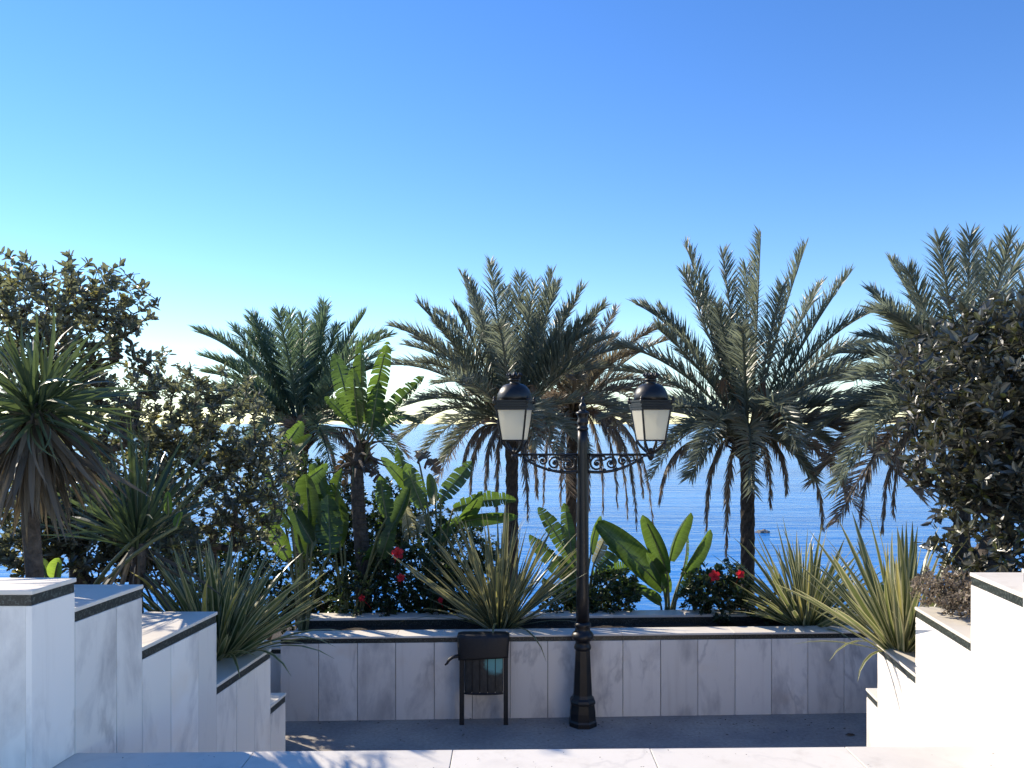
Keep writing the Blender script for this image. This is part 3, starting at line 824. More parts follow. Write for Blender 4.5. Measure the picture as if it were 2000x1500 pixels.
def palm(C, d, tips, fill, label, scale=1.0, mat=None, trunk_r=.122, seed=1, hang=(), trunk_px=None, low=-.42, fillL=3.2, fruit=()):
    rnd = random.Random(seed)
    mat = mat or M_palm
    c = P(C[0], C[1], d)
    tb = P((trunk_px or C[0]), C[1], d)
    gz = SEA + .55
    root = thing('date_palm', (tb.x, d, gz), label, 'palm tree', 'date palms along the beach')
    # trunk: scarred, slightly swelling under the crown
    mb = MB()
    n = 46
    seg = 14
    VV, FF = [], []
    for i in range(n + 1):
        t = i / n
        z = gz - .05 + (c.z - .12 - gz + .05) * t
        x = tb.x + (c.x - tb.x) * t ** 2
        rr = trunk_r * (1.25 - .4 * min(1, t * 6) ** .5 * .6) * (1 + .45 * max(0, (t - .9) / .1) ** 1.2)
        for k in range(seg):
            a = 2 * math.pi * k / seg
            bump = 1 + .07 * (1 if (i + (k % 2)) % 2 else -1) + rnd.uniform(-.05, .05)
            VV.append(Vector((x + rr * bump * math.cos(a), d + rr * bump * math.sin(a), z)))
    for i in range(n):
        for k in range(seg):
            k2 = (k + 1) % seg
            FF.append((i * seg + k, i * seg + k2, (i + 1) * seg + k2, (i + 1) * seg + k))
    FF.append(tuple(n * seg + k for k in range(seg)))
    mk('trunk', VV, FF, M_palmbark, root)
    # old leaf bases round the head
    mb = MB()
    for k in range(110):
        a = rnd.uniform(0, 2 * math.pi); z = rnd.uniform(-.42, .15)
        r0 = trunk_r * 1.15
        p = Vector((c.x + r0 * math.cos(a), c.y + r0 * math.sin(a), c.z + z))
        o = Vector((math.cos(a), math.sin(a), rnd.uniform(.5, 1.3))).normalized()
        mb.tube([p, p + o * .1, p + o * rnd.uniform(.16, .32)], [.05, .036, .012], 5)
    mb.build('leaf_bases', M_palmbark, root)
    k_ = 0
    def add(tip, lift, m_, **kw):
        az = math.atan2(tip.y - c.y, tip.x - c.x)
        st = c + Vector((math.cos(az) * trunk_r * .7, math.sin(az) * trunk_r * .7, rnd.uniform(-.1, .12)))
        ch = tip - st
        L = ch.length
        ctrl = st + ch * .48 + Vector((0, 0, L * lift))
        V, Fc = frond_mesh(st, ctrl, tip, m_, rnd=rnd, **kw)
        return mk('frond', V, Fc, m_, root)
    for (x, y) in tips:
        pr = math.hypot(x - C[0], y - C[1]) / F * d
        LL = 3.55 * scale
        dy = math.sqrt(max(.05, LL * LL - pr * pr)) * .55
        dy *= rnd.choice((-1, 1)) * rnd.uniform(.4, 1)
        tip = P(x, y, d); tip.y += dy; 
        tip = Vector(((x - 1000) / F * (d + dy), d + dy, EZ - (y - HZ) / F * (d + dy)))
        dx = abs(x - C[0]); up = C[1] - y
        lift = .10 if up > dx * 1.2 else (.24 if up > 0 else .40)
        add(tip, lift, mat, llen=.56 * scale, lw=.026 * scale, n=130)
    for k in range(fill):
        a = k * 2.39996 + rnd.uniform(-.2, .2)
        el = R(rnd.uniform(low * 90, 72))
        LL = fillL * scale * rnd.uniform(.8, 1.0)
        tip = c + Vector((math.cos(a) * math.cos(el), math.sin(a) * math.cos(el), math.sin(el))) * LL
        add(tip, .1 if el > R(55) else (.24 if el > 0 else .42), mat if el > R(-12) or rnd.random() < .5 else M_palm_dry, llen=.52 * scale, lw=.026 * scale, n=118)
    for (x, y) in hang:
        dy = rnd.uniform(-1.1, .9)
        tip = Vector(((x - 1000) / F * (d + dy), d + dy, EZ - (y - HZ) / F * (d + dy)))
        drop = (y - C[1]) / F * d
        az = math.atan2(tip.y - c.y, tip.x - c.x)
        st = c + Vector((math.cos(az) * trunk_r, math.sin(az) * trunk_r, -.05))
        ctrl = Vector((st.x + (tip.x - st.x) * .95, st.y + (tip.y - st.y) * .95, st.z + .25 * scale))
        V, Fc = frond_mesh(st, ctrl, tip, M_palm_dry, n=95, llen=.34 * scale, lw=.026 * scale, dead=.7, rnd=rnd)
        mk('dry_frond', V, Fc, M_palm_dry, root)
    for (x, y) in fruit:
        tip = P(x, y, d - .5)
        mb = MB()
        st = c + Vector((0, -.12, .1))
        ctrl = st.lerp(tip, .5) + Vector((0, -.1, .35))
        mb.tube([bez(st, ctrl, tip, i / 8) for i in range(9)], [.022] * 6 + [.015] * 3, 5)
        for k in range(40):
            q = tip + Vector((rnd.uniform(-.12, .12), rnd.uniform(-.1, .1), rnd.uniform(-.45, -.05)))
            mb.tube([tip, tip.lerp(q, .6) + Vector((0, 0, .04)), q], [.006, .005, .004], 4)
        mb.build('fruit_stalk', M_fruit, root)
    return root

palm((1460, 852), 15.0,
     [(1339, 480), (1335, 534), (1411, 495), (1457, 523), (1486, 461), (1573, 483), (1600, 560), (1658, 537), (1712, 606), (1245, 596), (1285, 640), (1205, 676), (1210, 725), (1703, 669), (1713, 745), (1250, 790), (1690, 800), (1400, 600), (1530, 560), (1300, 880), (1640, 890), (1350, 930), (1585, 935)],
     22, 'tallest date palm with a full round crown, right of the lamp', seed=11,
     hang=[(1380, 1030), (1419, 1080), (1505, 985), (1535, 955), (1606, 1030), (1290, 975), (1655, 990)], fruit=[(1410, 740), (1490, 745), (1520, 790), (1385, 790)])
palm((1000, 828), 16.5,
     [(957, 515), (904, 540), (1016, 541), (1044, 556), (1079, 535), (1088, 560), (1136, 567), (1179, 599), (819, 596), (771, 639), (797, 676), (760, 713), (850, 560 + 70), (827, 708), (1150, 650), (784, 857), (827, 889), (867, 897), (800, 790), (930, 620), (1060, 640), (1190, 720), (1140, 880)],
     20, 'date palm directly behind the left lantern of the lamp', seed=5, hang=[(919, 960), (950, 950), (971, 1000), (1048, 965), (1030, 1010), (905, 930)], fruit=[(955, 750), (1040, 752)])
palm((1118, 800), 18.5,
     [(1200, 655), (1240, 690), (1252, 745), (1062, 690), (1150, 672), (1108, 690), (1245, 850), (1180, 710), (1210, 880), (1040, 880), (1060, 850)],
     18, 'brownish date palm with hanging dry fronds directly behind the lamp column', scale=.92, mat=M_palm_brown, seed=23,
     hang=[(1243, 1030), (1205, 985), (1275, 1040), (1150, 995), (1095, 985), (1062, 985), (1178, 1000), (1225, 1010), (1255, 970), (1130, 1010)], trunk_px=1114, fruit=[(1085, 760), (1160, 800)])
palm((588, 836), 17.0,
     [(399, 697), (457, 640), (492, 616), (484, 649), (545, 612), (567, 615), (591, 622), (637, 605), (692, 663), (407, 729), (447, 708), (660, 640), (430, 760), (520, 640), (615, 640), (730, 720), (470, 800), (700, 800)],
     22, 'bluish green date palm with upright fronds behind the left shrubs', scale=.95, mat=M_palm_blue, seed=31, hang=[(690, 900), (655, 950), (560, 930), (720, 880)])
palm((1884, 800), 13.0,
     [(1833, 470), (1894, 461), (1930, 492), (1975, 464), (1770, 527), (1701, 570), (1708, 606), (1687, 658), (1655, 690), (1667, 745), (1673, 800), (1592, 849), (1649, 866), (1646, 915), (1632, 960), (2040, 500), (2060, 600), (1760, 640), (2080, 760)],
     14, 'date palm rising behind the dark shrub at the right edge', scale=1.0, seed=47, hang=[(1800, 960), (1682, 1020), (1745, 1000), (1725, 1030), (1840, 1000)], trunk_px=1872)

# ------------------------------------------------------------------ trees and shrubs with single leaves
LEAFV = lambda L, W: [Vector((0, 0, 0)), Vector((L * .5, 0, -.12 * W)), Vector((L * .45, W * .5, .1 * W)), Vector((L * .45, -W * .5, .1 * W)), Vector((L, 0, -.1 * L)), Vector((L * .82, W * .30, 0)), Vector((L * .82, -W * .30, 0))]
LEAFF = [(0, 1, 2), (0, 3, 1), (1, 5, 2), (1, 4, 5), (1, 3, 6), (1, 6, 4)]
def leaf_frame(p, d, up):
    d = d.normalized()
    y = up.cross(d)
    if y.length < 1e-4: y = d.orthogonal()
    y.normalize(); z = d.cross(y)
    return Matrix(((d.x, y.x, z.x, p.x), (d.y, y.y, z.y, p.y), (d.z, y.z, z.z, p.z), (0, 0, 0, 1)))

def bush(name, base, lobes, nclus, lpc, lsize, mat, label, cat, seed=1, trunk_r=.05, fork=.35, aspect=.45, parts=300, spread=1.0, group=None, shell=.55, twig=.004, bare=0, up_bias=.25):
    """lobes: (centre Vector, rx, ry, rz). Twigs grow to every cluster point; leaves whorl at the twig tips."""
    rnd = random.Random(seed)
    root = thing(name, base, label, cat, group)
    pts = []
    vol = [a * b_ * c_ for _, a, b_, c_ in lobes]
    for k in range(nclus):
        q = rnd.choices(lobes, vol)[0]
        v = Vector((rnd.gauss(0, 1), rnd.gauss(0, 1), rnd.gauss(0, 1))).normalized() * (shell + (1 - shell) * rnd.random()) ** .7 if rnd.random() < .75 else Vector((rnd.uniform(-1, 1), rnd.uniform(-1, 1), rnd.uniform(-1, 1))) * .7
        k2 = 1 + .26 * math.sin(v.x * 7 + seed) * math.cos(v.z * 6 + v.y * 5)
        p = q[0] + Vector((v.x * q[1], v.y * q[2], v.z * q[3])) * k2
        if p.z > base[2] + .04: pts.append(p)
    fk = Vector(base) + (sum((l_[0] for l_ in lobes), Vector()) / len(lobes) - Vector(base)) * fork
    nodes = [Vector(base), Vector(base).lerp(fk, .5) + Vector((rnd.uniform(-.04, .04), rnd.uniform(-.04, .04), 0)), fk]
    par = [-1, 0, 1]
    pts.sort(key=lambda p: (p - fk).length)
    ends = []
    for p in pts:
        bi, bd = 2, 1e9
        for i in range(2, len(nodes)):
            dd = (nodes[i] - p).length_squared * (1.0 if i > 2 else 1.1)
            if dd < bd: bd, bi = dd, i
        a = nodes[bi]
        L = (p - a).length
        if L > .25:
            mid = a.lerp(p, .5) + Vector((rnd.uniform(-.1, .1), rnd.uniform(-.1, .1), rnd.uniform(-.12, .04))) * L
            nodes.append(mid); par.append(bi); bi = len(nodes) - 1
        nodes.append(p); par.append(bi); ends.append(len(nodes) - 1)
    cnt = [0] * len(nodes)
    for e in ends: cnt[e] += 1
    for i in range(len(nodes) - 1, 0, -1): cnt[par[i]] += cnt[i]
    tot = max(1, cnt[0])
    rad = lambda i: max(twig, trunk_r * (cnt[i] / tot) ** .5)
    mt, mbn = MB(), MB()
    for i in range(1, len(nodes)):
        a, b_ = nodes[par[i]], nodes[i]
        r1 = rad(i); r0 = min(rad(par[i]), r1 * 1.35)
        if i <= 2: mt.tube([a, b_], [r0 if i > 1 else r0 * 1.25, r1], 9)
        else: mbn.tube([a, b_], [r0, r1 * .85], 5 if r1 > .012 else 3)
    mt.build('trunk', M_bark, root, True)
    mbn.build('branches', M_bark, root, True)
    mats = []
    for e in ends:
        p = nodes[e]; a = nodes[par[e]]
        ax = (p - a).normalized() if (p - a).length > 1e-4 else Vector((0, 0, 1))
        ax = (ax + Vector((0, 0, up_bias))).normalized()
        if bare and rnd.random() < bare: continue
        s1 = ax.orthogonal().normalized(); s2 = ax.cross(s1)
        ph = rnd.uniform(0, 6.28)
        for j in range(lpc):
            th = ph + j * 2.4
            op = R(rnd.uniform(25, 80)) * spread
            d = ax * math.cos(op) + (s1 * math.cos(th) + s2 * math.sin(th)) * math.sin(op)
            q = p - ax * rnd.uniform(0, 1) * lsize * 1.1
            up = (ax + Vector((rnd.uniform(-.6, .6), rnd.uniform(-.6, .6), rnd.uniform(-.2, .6)))).normalized()
            sc = lsize * rnd.uniform(.65, 1.2)
            mats.append(leaf_frame(q, d, up) @ Matrix.Diagonal((sc, sc, sc, 1)))
    # the leaves that show largest (nearest) are parts; the rest are one part
    idx = sorted(range(len(mats)), key=lambda i: mats[i].translation.y + rnd.uniform(0, .5))
    sh = me('leaf', LEAFV(1, aspect), LEAFF, mat)
    for i in idx[:parts]:
        mkd('leaf', sh, root, mats[i])
    lv = LEAFV(1, aspect)
    V, Fc = [], []
    for i in idx[parts:]:
        o = len(V)
        V += [mats[i] @ v for v in lv]
        Fc += [tuple(o + x for x in f) for f in LEAFF]
    f = mk('foliage', V, Fc, mat, root)
    f['kind'] = 'stuff'
    return root

def lobe(px, py, d, rx, ry, rz):     # radii in photo pixels (x, z) and metres (depth)
    return (P(px, py, d), rx / F * d, ry, rz / F * d)
def gp(side, px, d):
    x = (px - 1000) / F * d
    return Vector((x, d, soil_z(side, x, d) - .02))

bush('broadleaf_tree', gp(-1, 150, 7.4), [lobe(110, 640, 7.4, 130, .75, 135), lobe(210, 585, 7.3, 95, .55, 85), lobe(20, 620, 7.5, 110, .7, 130), lobe(130, 820, 7.4, 150, .75, 140), lobe(290, 720, 7.5, 60, .4, 55)],
     1050, 7, .085, M_tree, 'tall glossy-leaved tree with bare twigs on top at the left edge', 'tree', seed=3, trunk_r=.075, fork=.45, group='garden trees', bare=.09)
bush('garden_shrub', gp(-1, 420, 8.3), [lobe(330, 800, 8.3, 100, .6, 95), lobe(440, 830, 8.3, 110, .6, 100), lobe(380, 960, 8.3, 150, .6, 130), lobe(260, 930, 8.2, 100, .5, 110), lobe(500, 960, 8.4, 75, .5, 120), lobe(540, 900, 8.6, 50, .4, 60)],
     1350, 7, .08, M_tree, 'dense brown-green shrub sloping down from the tall left tree', 'shrub', seed=8, trunk_r=.06, group='garden shrubs')
bush('garden_shrub', gp(-1, 190, 6.6), [lobe(190, 1020, 6.7, 120, .4, 95), lobe(60, 1020, 6.7, 110, .4, 100), lobe(310, 1070, 6.8, 90, .35, 70)],
     900, 7, .08, M_tree, 'low dark shrub behind the two yuccas at the left', 'shrub', seed=14, trunk_r=.03, group='garden shrubs')
rb = gp(1, 1905, 6.1)
bush('garden_shrub', rb, [lobe(1900, 720, 6.1, 130, .7, 130), lobe(1985, 690, 6.1, 120, .7, 120), lobe(1860, 860, 6.1, 95, .6, 110), lobe(1960, 880, 6.1, 130, .8, 140), lobe(1930, 1040, 6.1, 95, .6, 110), lobe(2060, 800, 6.2, 120, .8, 220)],
     1500, 8, .095, M_shrub_r, 'big dark glossy-leaved shrub filling the right edge above the sunlit wall', 'shrub', seed=21, trunk_r=.07, group='garden shrubs', fork=.5)
bush('dwarf_shrub', Vector((2.98 + .3, 5.35, soil_z(1, 3.28, 5.35) - .02)), [lobe(1850, 1150, 5.35, 58, .3, 42), lobe(1880, 1170, 5.3, 40, .28, 40), lobe(1815, 1160, 5.45, 30, .2, 22)],
     330, 7, .034, M_dryshrub, 'small-leaved pinkish brown shrub spilling over the sunlit stepped wall', 'shrub', seed=33, trunk_r=.02, parts=0, twig=.002, fork=.3)
def bedp(px, d): 
    x = (px - 1000) / F * d
    return Vector((x, d, BEDZ - .08))
HIB = [((790, 1145), [(790, 1140, 105, 85), (720, 1160, 80, 65), (860, 1150, 70, 65), (900, 1190, 50, 35)], 10.7, 1300, 'wide dark hibiscus bush with red flowers left of the flax', [(777, 1080, 9), (783, 1128, 6), (706, 1168, 5), (860, 1172, 4)]),
       ((640, 1160), [(640, 1130, 80, 90), (610, 1180, 50, 40), (665, 1020, 60, 90), (745, 1050, 50, 70), (600, 970, 45, 90)], 11.4, 1700, 'dark leafy bush under the tall paddle-leaved plant', []),
       ((830, 1080), [(820, 1030, 70, 70), (765, 985, 45, 60), (900, 1075, 65, 65), (950, 1110, 40, 60)], 11.9, 900, 'mid green bush behind the sprawling clump of paddle leaves', []),
       ((520, 1150), [(520, 1140, 60, 80), (460, 1110, 80, 100), (390, 1130, 70, 90), (560, 1190, 40, 40)], 10.4, 900, 'dark bush behind the left end of the planter, added to shade the promenade', []),  # added to keep sun off the promenade; also fills the planting gap
       ((1398, 1160), [(1398, 1165, 62, 54), (1425, 1135, 42, 38), (1370, 1150, 34, 40), (1480, 1185, 50, 30)], 10.6, 620, 'round hibiscus bush with two red flowers left of the right flax', [(1396, 1124, 8), (1446, 1121, 6)]),
       ((1205, 1165), [(1195, 1160, 50, 48), (1170, 1180, 45, 36), (1228, 1150, 26, 28), (1100, 1180, 45, 40)], 10.8, 520, 'small dark bush just right of the lamp column', [])]
for q, (bp_, lbs, d, nc, lab, fl) in enumerate(HIB):
    rt = bush('hibiscus_bush', bedp(bp_[0], d), [lobe(a, b_, d, w, .38, h) for a, b_, w, h in lbs], nc, 7, .065, M_hib, lab, 'bush', seed=60 + q, trunk_r=.03, group='garden bushes', aspect=.55, fork=.2, parts=120)
    for (fx, fy, r) in fl:
        cpt = P(fx, fy, d - .48)
        rr = 1.15 * r / F * d
        mb = MB()
        nrm = Vector((random.uniform(-.4, .4), -1, .35)).normalized()
        s1 = nrm.orthogonal().normalized(); s2 = nrm.cross(s1)
        for k in range(5):
            a = k * 1.2566 + .3
            u = s1 * math.cos(a) + s2 * math.sin(a); w = nrm.cross(u)
            c0 = cpt - nrm * rr * .5
            mb.add([c0, c0 + u * rr * .6 + w * rr * .45 + nrm * rr * .35, c0 + u * rr * .6 - w * rr * .45 + nrm * rr * .35, c0 + u * rr * 1.05 + w * rr * .38 + nrm * rr * .4, c0 + u * rr * 1.05 - w * rr * .38 + nrm * rr * .4, c0 + u * rr * 1.2 + nrm * rr * .25],
                   [(0, 1, 2), (1, 3, 4, 2), (3, 5, 4)])
        mb.tube([cpt - nrm * rr * .5, cpt + nrm * rr * .6 + Vector((0, 0, -rr * .1))], rr * .09, 5)
        mb.tube([cpt - nrm * rr * .5, cpt - nrm * .25 + Vector((0, .1, -.12))], .004, 4)
        mb.build('flower', M_red, rt)

# ------------------------------------------------------------------ sword-leaved plants
def blade_mesh(name, mat, L, W, droop, seg=7, fold=.25, kink=0.0):
    """grows up +Z from the origin, bends towards +X; width along Y"""
    V, Fc, uv = [], [], []
    p = Vector((0, 0, 0)); a = 0.0
    for i in range(seg + 1):
        t = i / seg
        w = W * .5 * (.75 + .25 * min(1, t * 4)) * (1 - max(0, (t - .55) / .45) ** 1.7)
        w = max(w, .0008)
        T = Vector((math.sin(a), 0, math.cos(a))); Nn = Vector((math.cos(a), 0, -math.sin(a)))
        V += [p + Vector((0, -w, 0)) - Nn * fold * w, p.copy(), p + Vector((0, w, 0)) - Nn * fold * w]
        uv += [(0, t), (.5, t), (1, t)]
        a += droop / seg * (0.3 + 1.4 * t)
        if kink and i == int(seg * .6): a += kink
        p = p + T * (L / seg)
    for i in range(seg):
        o = i * 3
        Fc += [(o, o + 1, o + 4, o + 3), (o + 1, o + 2, o + 5, o + 4)]
    return me(name, V, Fc, mat, uv)

def place_blades(root, base, meshes, n, tilt0, tilt1, smin, smax, rnd, name='blade', rbase=.06, power=.8, az=None, zoff=0.0):
    for k in range(n):
        a = (k * 2.39996 + rnd.uniform(-.3, .3)) if az is None else R(rnd.uniform(*az))
        t = R(tilt0 + (tilt1 - tilt0) * (((k + .5) / n) ** power)) + rnd.uniform(-.06, .06)
        s = rnd.uniform(smin, smax)
        b_ = Vector(base) + Vector((math.cos(a), math.sin(a), 0)) * rbase * rnd.random() + Vector((0, 0, zoff * rnd.uniform(-1, 1)))
        M = Matrix.Translation(b_) @ Matrix.Rotation(a, 4, 'Z') @ Matrix.Rotation(t, 4, 'Y') @ Matrix.Rotation(rnd.uniform(-1.2, 1.2), 4, 'Z') @ Matrix.Diagonal((s, s * rnd.uniform(.75, 1.2), s, 1))
        mkd(name, rnd.choice(meshes), root, M)

def flax(px, d, base_z, L, W, n, mat, label, seed, tilt=(3, 62), droop=(.05, .2, .45, .8), extra=()):
    rnd = random.Random(seed)
    base = Vector(((px - 1000) / F * d, d, base_z))
    root = thing('flax_plant', base, label, 'flax plant', 'flax plants')
    ms = [blade_mesh('blade', mat, 1.0, W / L, dr) for dr in droop]
    place_blades(root, base + Vector((0, 0, -.02)), ms, n, tilt[0], tilt[1], L * .6, L * 1.05, rnd, 'blade', .1)
    for (ax, az_, tl, ln, dr) in extra:      # single drooping blades: azimuth, tilt, length, droop
        m_ = blade_mesh('blade', mat, 1.0, W / L, dr)
        M = Matrix.Translation(base + Vector((ax, 0, 0))) @ Matrix.Rotation(R(az_), 4, 'Z') @ Matrix.Rotation(R(tl), 4, 'Y') @ Matrix.Scale(ln, 4)
        mkd('blade', m_, root, M)
    return root
flax(420, 6.1, soil_z(-1, -2.30, 6.1), 1.0, .045, 215, M_flax, 'yellow-striped flax plant overhanging the shaded stepped wall on the left', 4, (3, 66), (.05, .25, .5, .9),
     [(.1, -40, 62, .85, 1.6), (.1, -20, 66, .95, 1.1), (.1, -10, 60, .9, 1.3), (.05, -60, 60, .7, 1.7)])
flax(975, pl_d(0) + .6, PT - .12, 1.62, .042, 170, M_flax_c, 'tall olive flax plant directly behind the litter bin', 9, (2, 60), (.05, .15, .3, .6),
     [(0, -60, 66, 1.2, 1.9), (0, -95, 55, 1.0, 2.2), (0, 185, 70, 1.3, .9), (0, -5, 72, 1.2, .9)])
flax(1572, pl_d(3.5) + .62, PT - .12, 1.38, .05, 170, M_flax, 'full yellow-striped flax plant in the planter in front of the sea', 15, (2, 68), (.03, .12, .3, .6), [(0, -80, 74, 1.1, .7), (0, 190, 72, 1.2, .5)])
flax(1762, 6.3, soil_z(1, 3.0, 6.3), 1.12, .05, 110, M_flax, 'yellow-striped flax plant leaning over the end of the sunlit stepped wall', 19, (2, 60), (.04, .12, .3, .5),
     [(-.05, 200, 60, .7, 1.9), (-.05, 180, 75, .8, .6), (-.05, 215, 70, .6, 2.2)])

def yucca(px, d, side, head, n, label, seed, L=.75, skirt=70, trunk_r=.06, tilt=(4, 105), arch=(.05, .25, .5, .85)):
    rnd = random.Random(seed)
    base = gp(side, px, d)
    hd = P(head[0], head[1], d)
    root = thing('yucca', base, label, 'yucca', 'yuccas behind the left wall')
    mb = MB()
    pts = [base.lerp(hd, i / 8) + Vector((.02 * math.sin(i), 0, 0)) for i in range(9)]
    mb.tube(pts, [trunk_r * (1.3 - .3 * min(1, i / 2)) for i in range(9)], 10)
    mb.build('trunk', M_bark, root, True)
    ms = [blade_mesh('blade', M_yucca, 1.0, .026 / L, dr, 7) for dr in arch]
    place_blades(root, hd, ms, n, tilt[0], tilt[1], L * .7, L * 1.08, rnd, 'blade', .05, .9, None, .07)
    if skirt:
        md_ = [blade_mesh('dead_blade', M_yucca_dead, 1.0, .03 / L, dr, 6) for dr in (.3, .6)]
        place_blades(root, hd + Vector((0, 0, -.06)), md_, skirt, 115, 168, L * .7, L * 1.15, rnd, 'dead_blade', .05, 1, None, .12)
    return root
yucca(62, 4.85, -1, (68, 805), 190, 'big yucca with a drooping skirt of dead leaves at the left edge', 2, .64, 210, .05, (8, 120), (.3, .7, 1.1, 1.6))
yucca(272, 5.75, -1, (268, 1060), 105, 'short green yucca with spreading leaves beside the left flax', 6, .85, 22, .05, (4, 74))
# second, higher head of the left yucca's neighbour, seen above it
# ------------------------------------------------------------------ paddle-leaved plants (bird of paradise)
def paddle(root, foot, b0, tip, width, face=0.0, bend=.12, fold=.3, torn=0.0, mat=None, rnd=random, stem=True, name='paddle_leaf', sag=0.0):
    """foot: stalk start; b0/tip: ends of the blade; face: turn of the blade about its rib (degrees)"""
    mat = mat or M_bird
    ax = (tip - b0); L = ax.length; T0 = ax.normalized()
    view = Vector((0, -1, 0))
    S = T0.cross(view)
    if S.length < .1: S = T0.cross(Vector((1, 0, 0)))
    S.normalize()
    S = Quaternion(T0, R(face)) @ S
    Nn = S.cross(T0).normalized()
    ctrl = b0.lerp(tip, .5) + Nn * bend * L + Vector((0, 0, sag * L))
    n = 18 if not torn else 26
    V, Fc, uv = [], [], []
    def wd(t): return width * .5 * max(0.03, (math.sin(math.pi * min(1, t * .9 + .06)) ** .55)) * (1 - .15 * t) * (1 if t < .97 else .35)
    cols = [-1, -.55, 0, .55, 1]
    def row(t, kdrop=0.0):
        p = bez(b0, ctrl, tip, t)
        T = bezt(b0, ctrl, tip, t).normalized()
        N2 = S.cross(T).normalized()
        w = wd(t)
        out = []
        for c_ in cols:
            u = abs(c_)
            wav = .02 * math.sin(t * 23 + c_ * 3)
            out.append(p + S * w * c_ * math.cos(fold * u) + N2 * w * u * (math.sin(fold * u) * 1.6 + wav) + Vector((0, 0, -kdrop * w * u * u)))
            
        return out
    if not torn:
        for i in range(n + 1):
            t = i / n
            V += row(t)
            uv += [(.5 + c_ * .5, t) for c_ in cols]
        for i in range(n):
            for k in range(4):
                a = i * 5 + k
                Fc.append((a, a + 1, a + 6, a + 5))
    else:
        t = 0.0
        while t < 1:
            st = rnd.uniform(.03, .11)
            t1 = min(1, t + st)
            kd = rnd.random() * torn
            kd2 = rnd.random() * torn
            r0, r1 = row(t, kd), row(t1, kd)
            q0, q1 = row(t, kd2), row(t1, kd2)
            sh = T0 * (rnd.uniform(-.5, .5) * torn * .05)
            for A_, B_, cs in ((r0, r1, (0, 1, 2)), (q0, q1, (2, 3, 4))):
                o = len(V)
                for i_, k in enumerate(cs):
                    e = abs(cols[k])
                    V += [A_[k] + (B_[k] - A_[k]) * .06 * e + sh * e, B_[k] - (B_[k] - A_[k]) * (.06 + .2 * rnd.random() * torn) * e + sh * e]
                    uv += [(.5 + cols[k] * .5, t), (.5 + cols[k] * .5, t1)]
                Fc += [(o, o + 2, o + 3, o + 1), (o + 2, o + 4, o + 5, o + 3)]
            t = t1
    lf = mk(name, V, Fc, mat, root, uv, True)
    if stem:
        mb = MB()
        d0 = (b0 - foot)
        c1 = foot + Vector((d0.x * .25, d0.y * .4, d0.z * .7))
        pts = [bez(foot, c1, b0, i / 8) for i in range(9)]
        mid = bez(b0, ctrl, tip, .5)
        pts += [bez(b0, ctrl, tip, i / 6) - Nn * .004 for i in range(1, 6)]
        mb.tube(pts, [.022 - .0012 * i for i in range(len(pts))], 6)
        mb.build('leaf_stalk', M_petiole, lf, True)
    return lf

def bird(px, d, leaves, label, seed, name='bird_of_paradise_plant', base=None, foot_h=0.0, foot_px=None):
    rnd = random.Random(seed)
    b_ = base or bedp(px, d)
    root = thing(name, b_, label, 'paddle plant', 'paddle-leaved plants')
    ft = Vector(b_) if foot_px is None else P(foot_px[0], foot_px[1], d)
    for q in leaves:
        x0, y0, x1, y1, w = q[:5]
        kw = dict(q[5]) if len(q) > 5 else {}
        dd0, dd1 = rnd.uniform(-.15, .15), rnd.uniform(-.35, .35)
        p0, p1 = P(x0, y0, d + dd0), P(x1, y1, d + dd1)
        f = ft + Vector((rnd.uniform(-.08, .08), rnd.uniform(-.08, .08), 0))
        kw.setdefault('face', rnd.uniform(-35, 35)); kw.setdefault('bend', rnd.uniform(-.16, .16)); kw.setdefault('fold', rnd.uniform(.15, .5))
        kw.setdefault('torn', rnd.choice((0, 0, .15, .35)))
        paddle(root, f, p0, p1, .88 * w / F * d, rnd=rnd, **kw)
    return root
bird(1300, 10.9, [(1296, 1152, 1164, 1020, 72, dict(face=15, bend=.1, fold=.45)), (1303, 1120, 1255, 1006, 46, dict(face=-20)), (1308, 1096, 1349, 1001, 46, dict(face=35)),
                  (1332, 1126, 1387, 1034, 46, dict(face=30, fold=.4)), (1330, 1128, 1339, 1030, 20, dict(face=60)), (1305, 1160, 1262, 1080, 40, dict(face=25)), (1290, 1178, 1245, 1150, 30), (1325, 1165, 1362, 1110, 32, dict(face=-50))],
     'paddle-leaved plant with broad upright leaves against the sea, right of the lamp', 1)
bird(1140, 10.9, [(1123, 1106, 1051, 991, 48, dict(face=20)), (1116, 1080, 1102, 982, 34, dict(face=-15)), (1128, 1135, 1034, 1044, 52, dict(face=-30)), (1154, 1082, 1174, 1008, 30, dict(face=40)),
                  (1157, 1125, 1232, 1106, 52, dict(face=-20)), (1160, 1101, 1186, 1042, 30, dict(face=-10, mat=M_birdpale)), (1190, 1140, 1262, 1150, 40), (1118, 1160, 1092, 1085, 44, dict(face=30)), (1165, 1110, 1215, 1060, 44, dict(face=-35)), (1120, 1170, 1060, 1130, 36)],
     'paddle-leaved plant partly hidden behind the lamp column', 2)
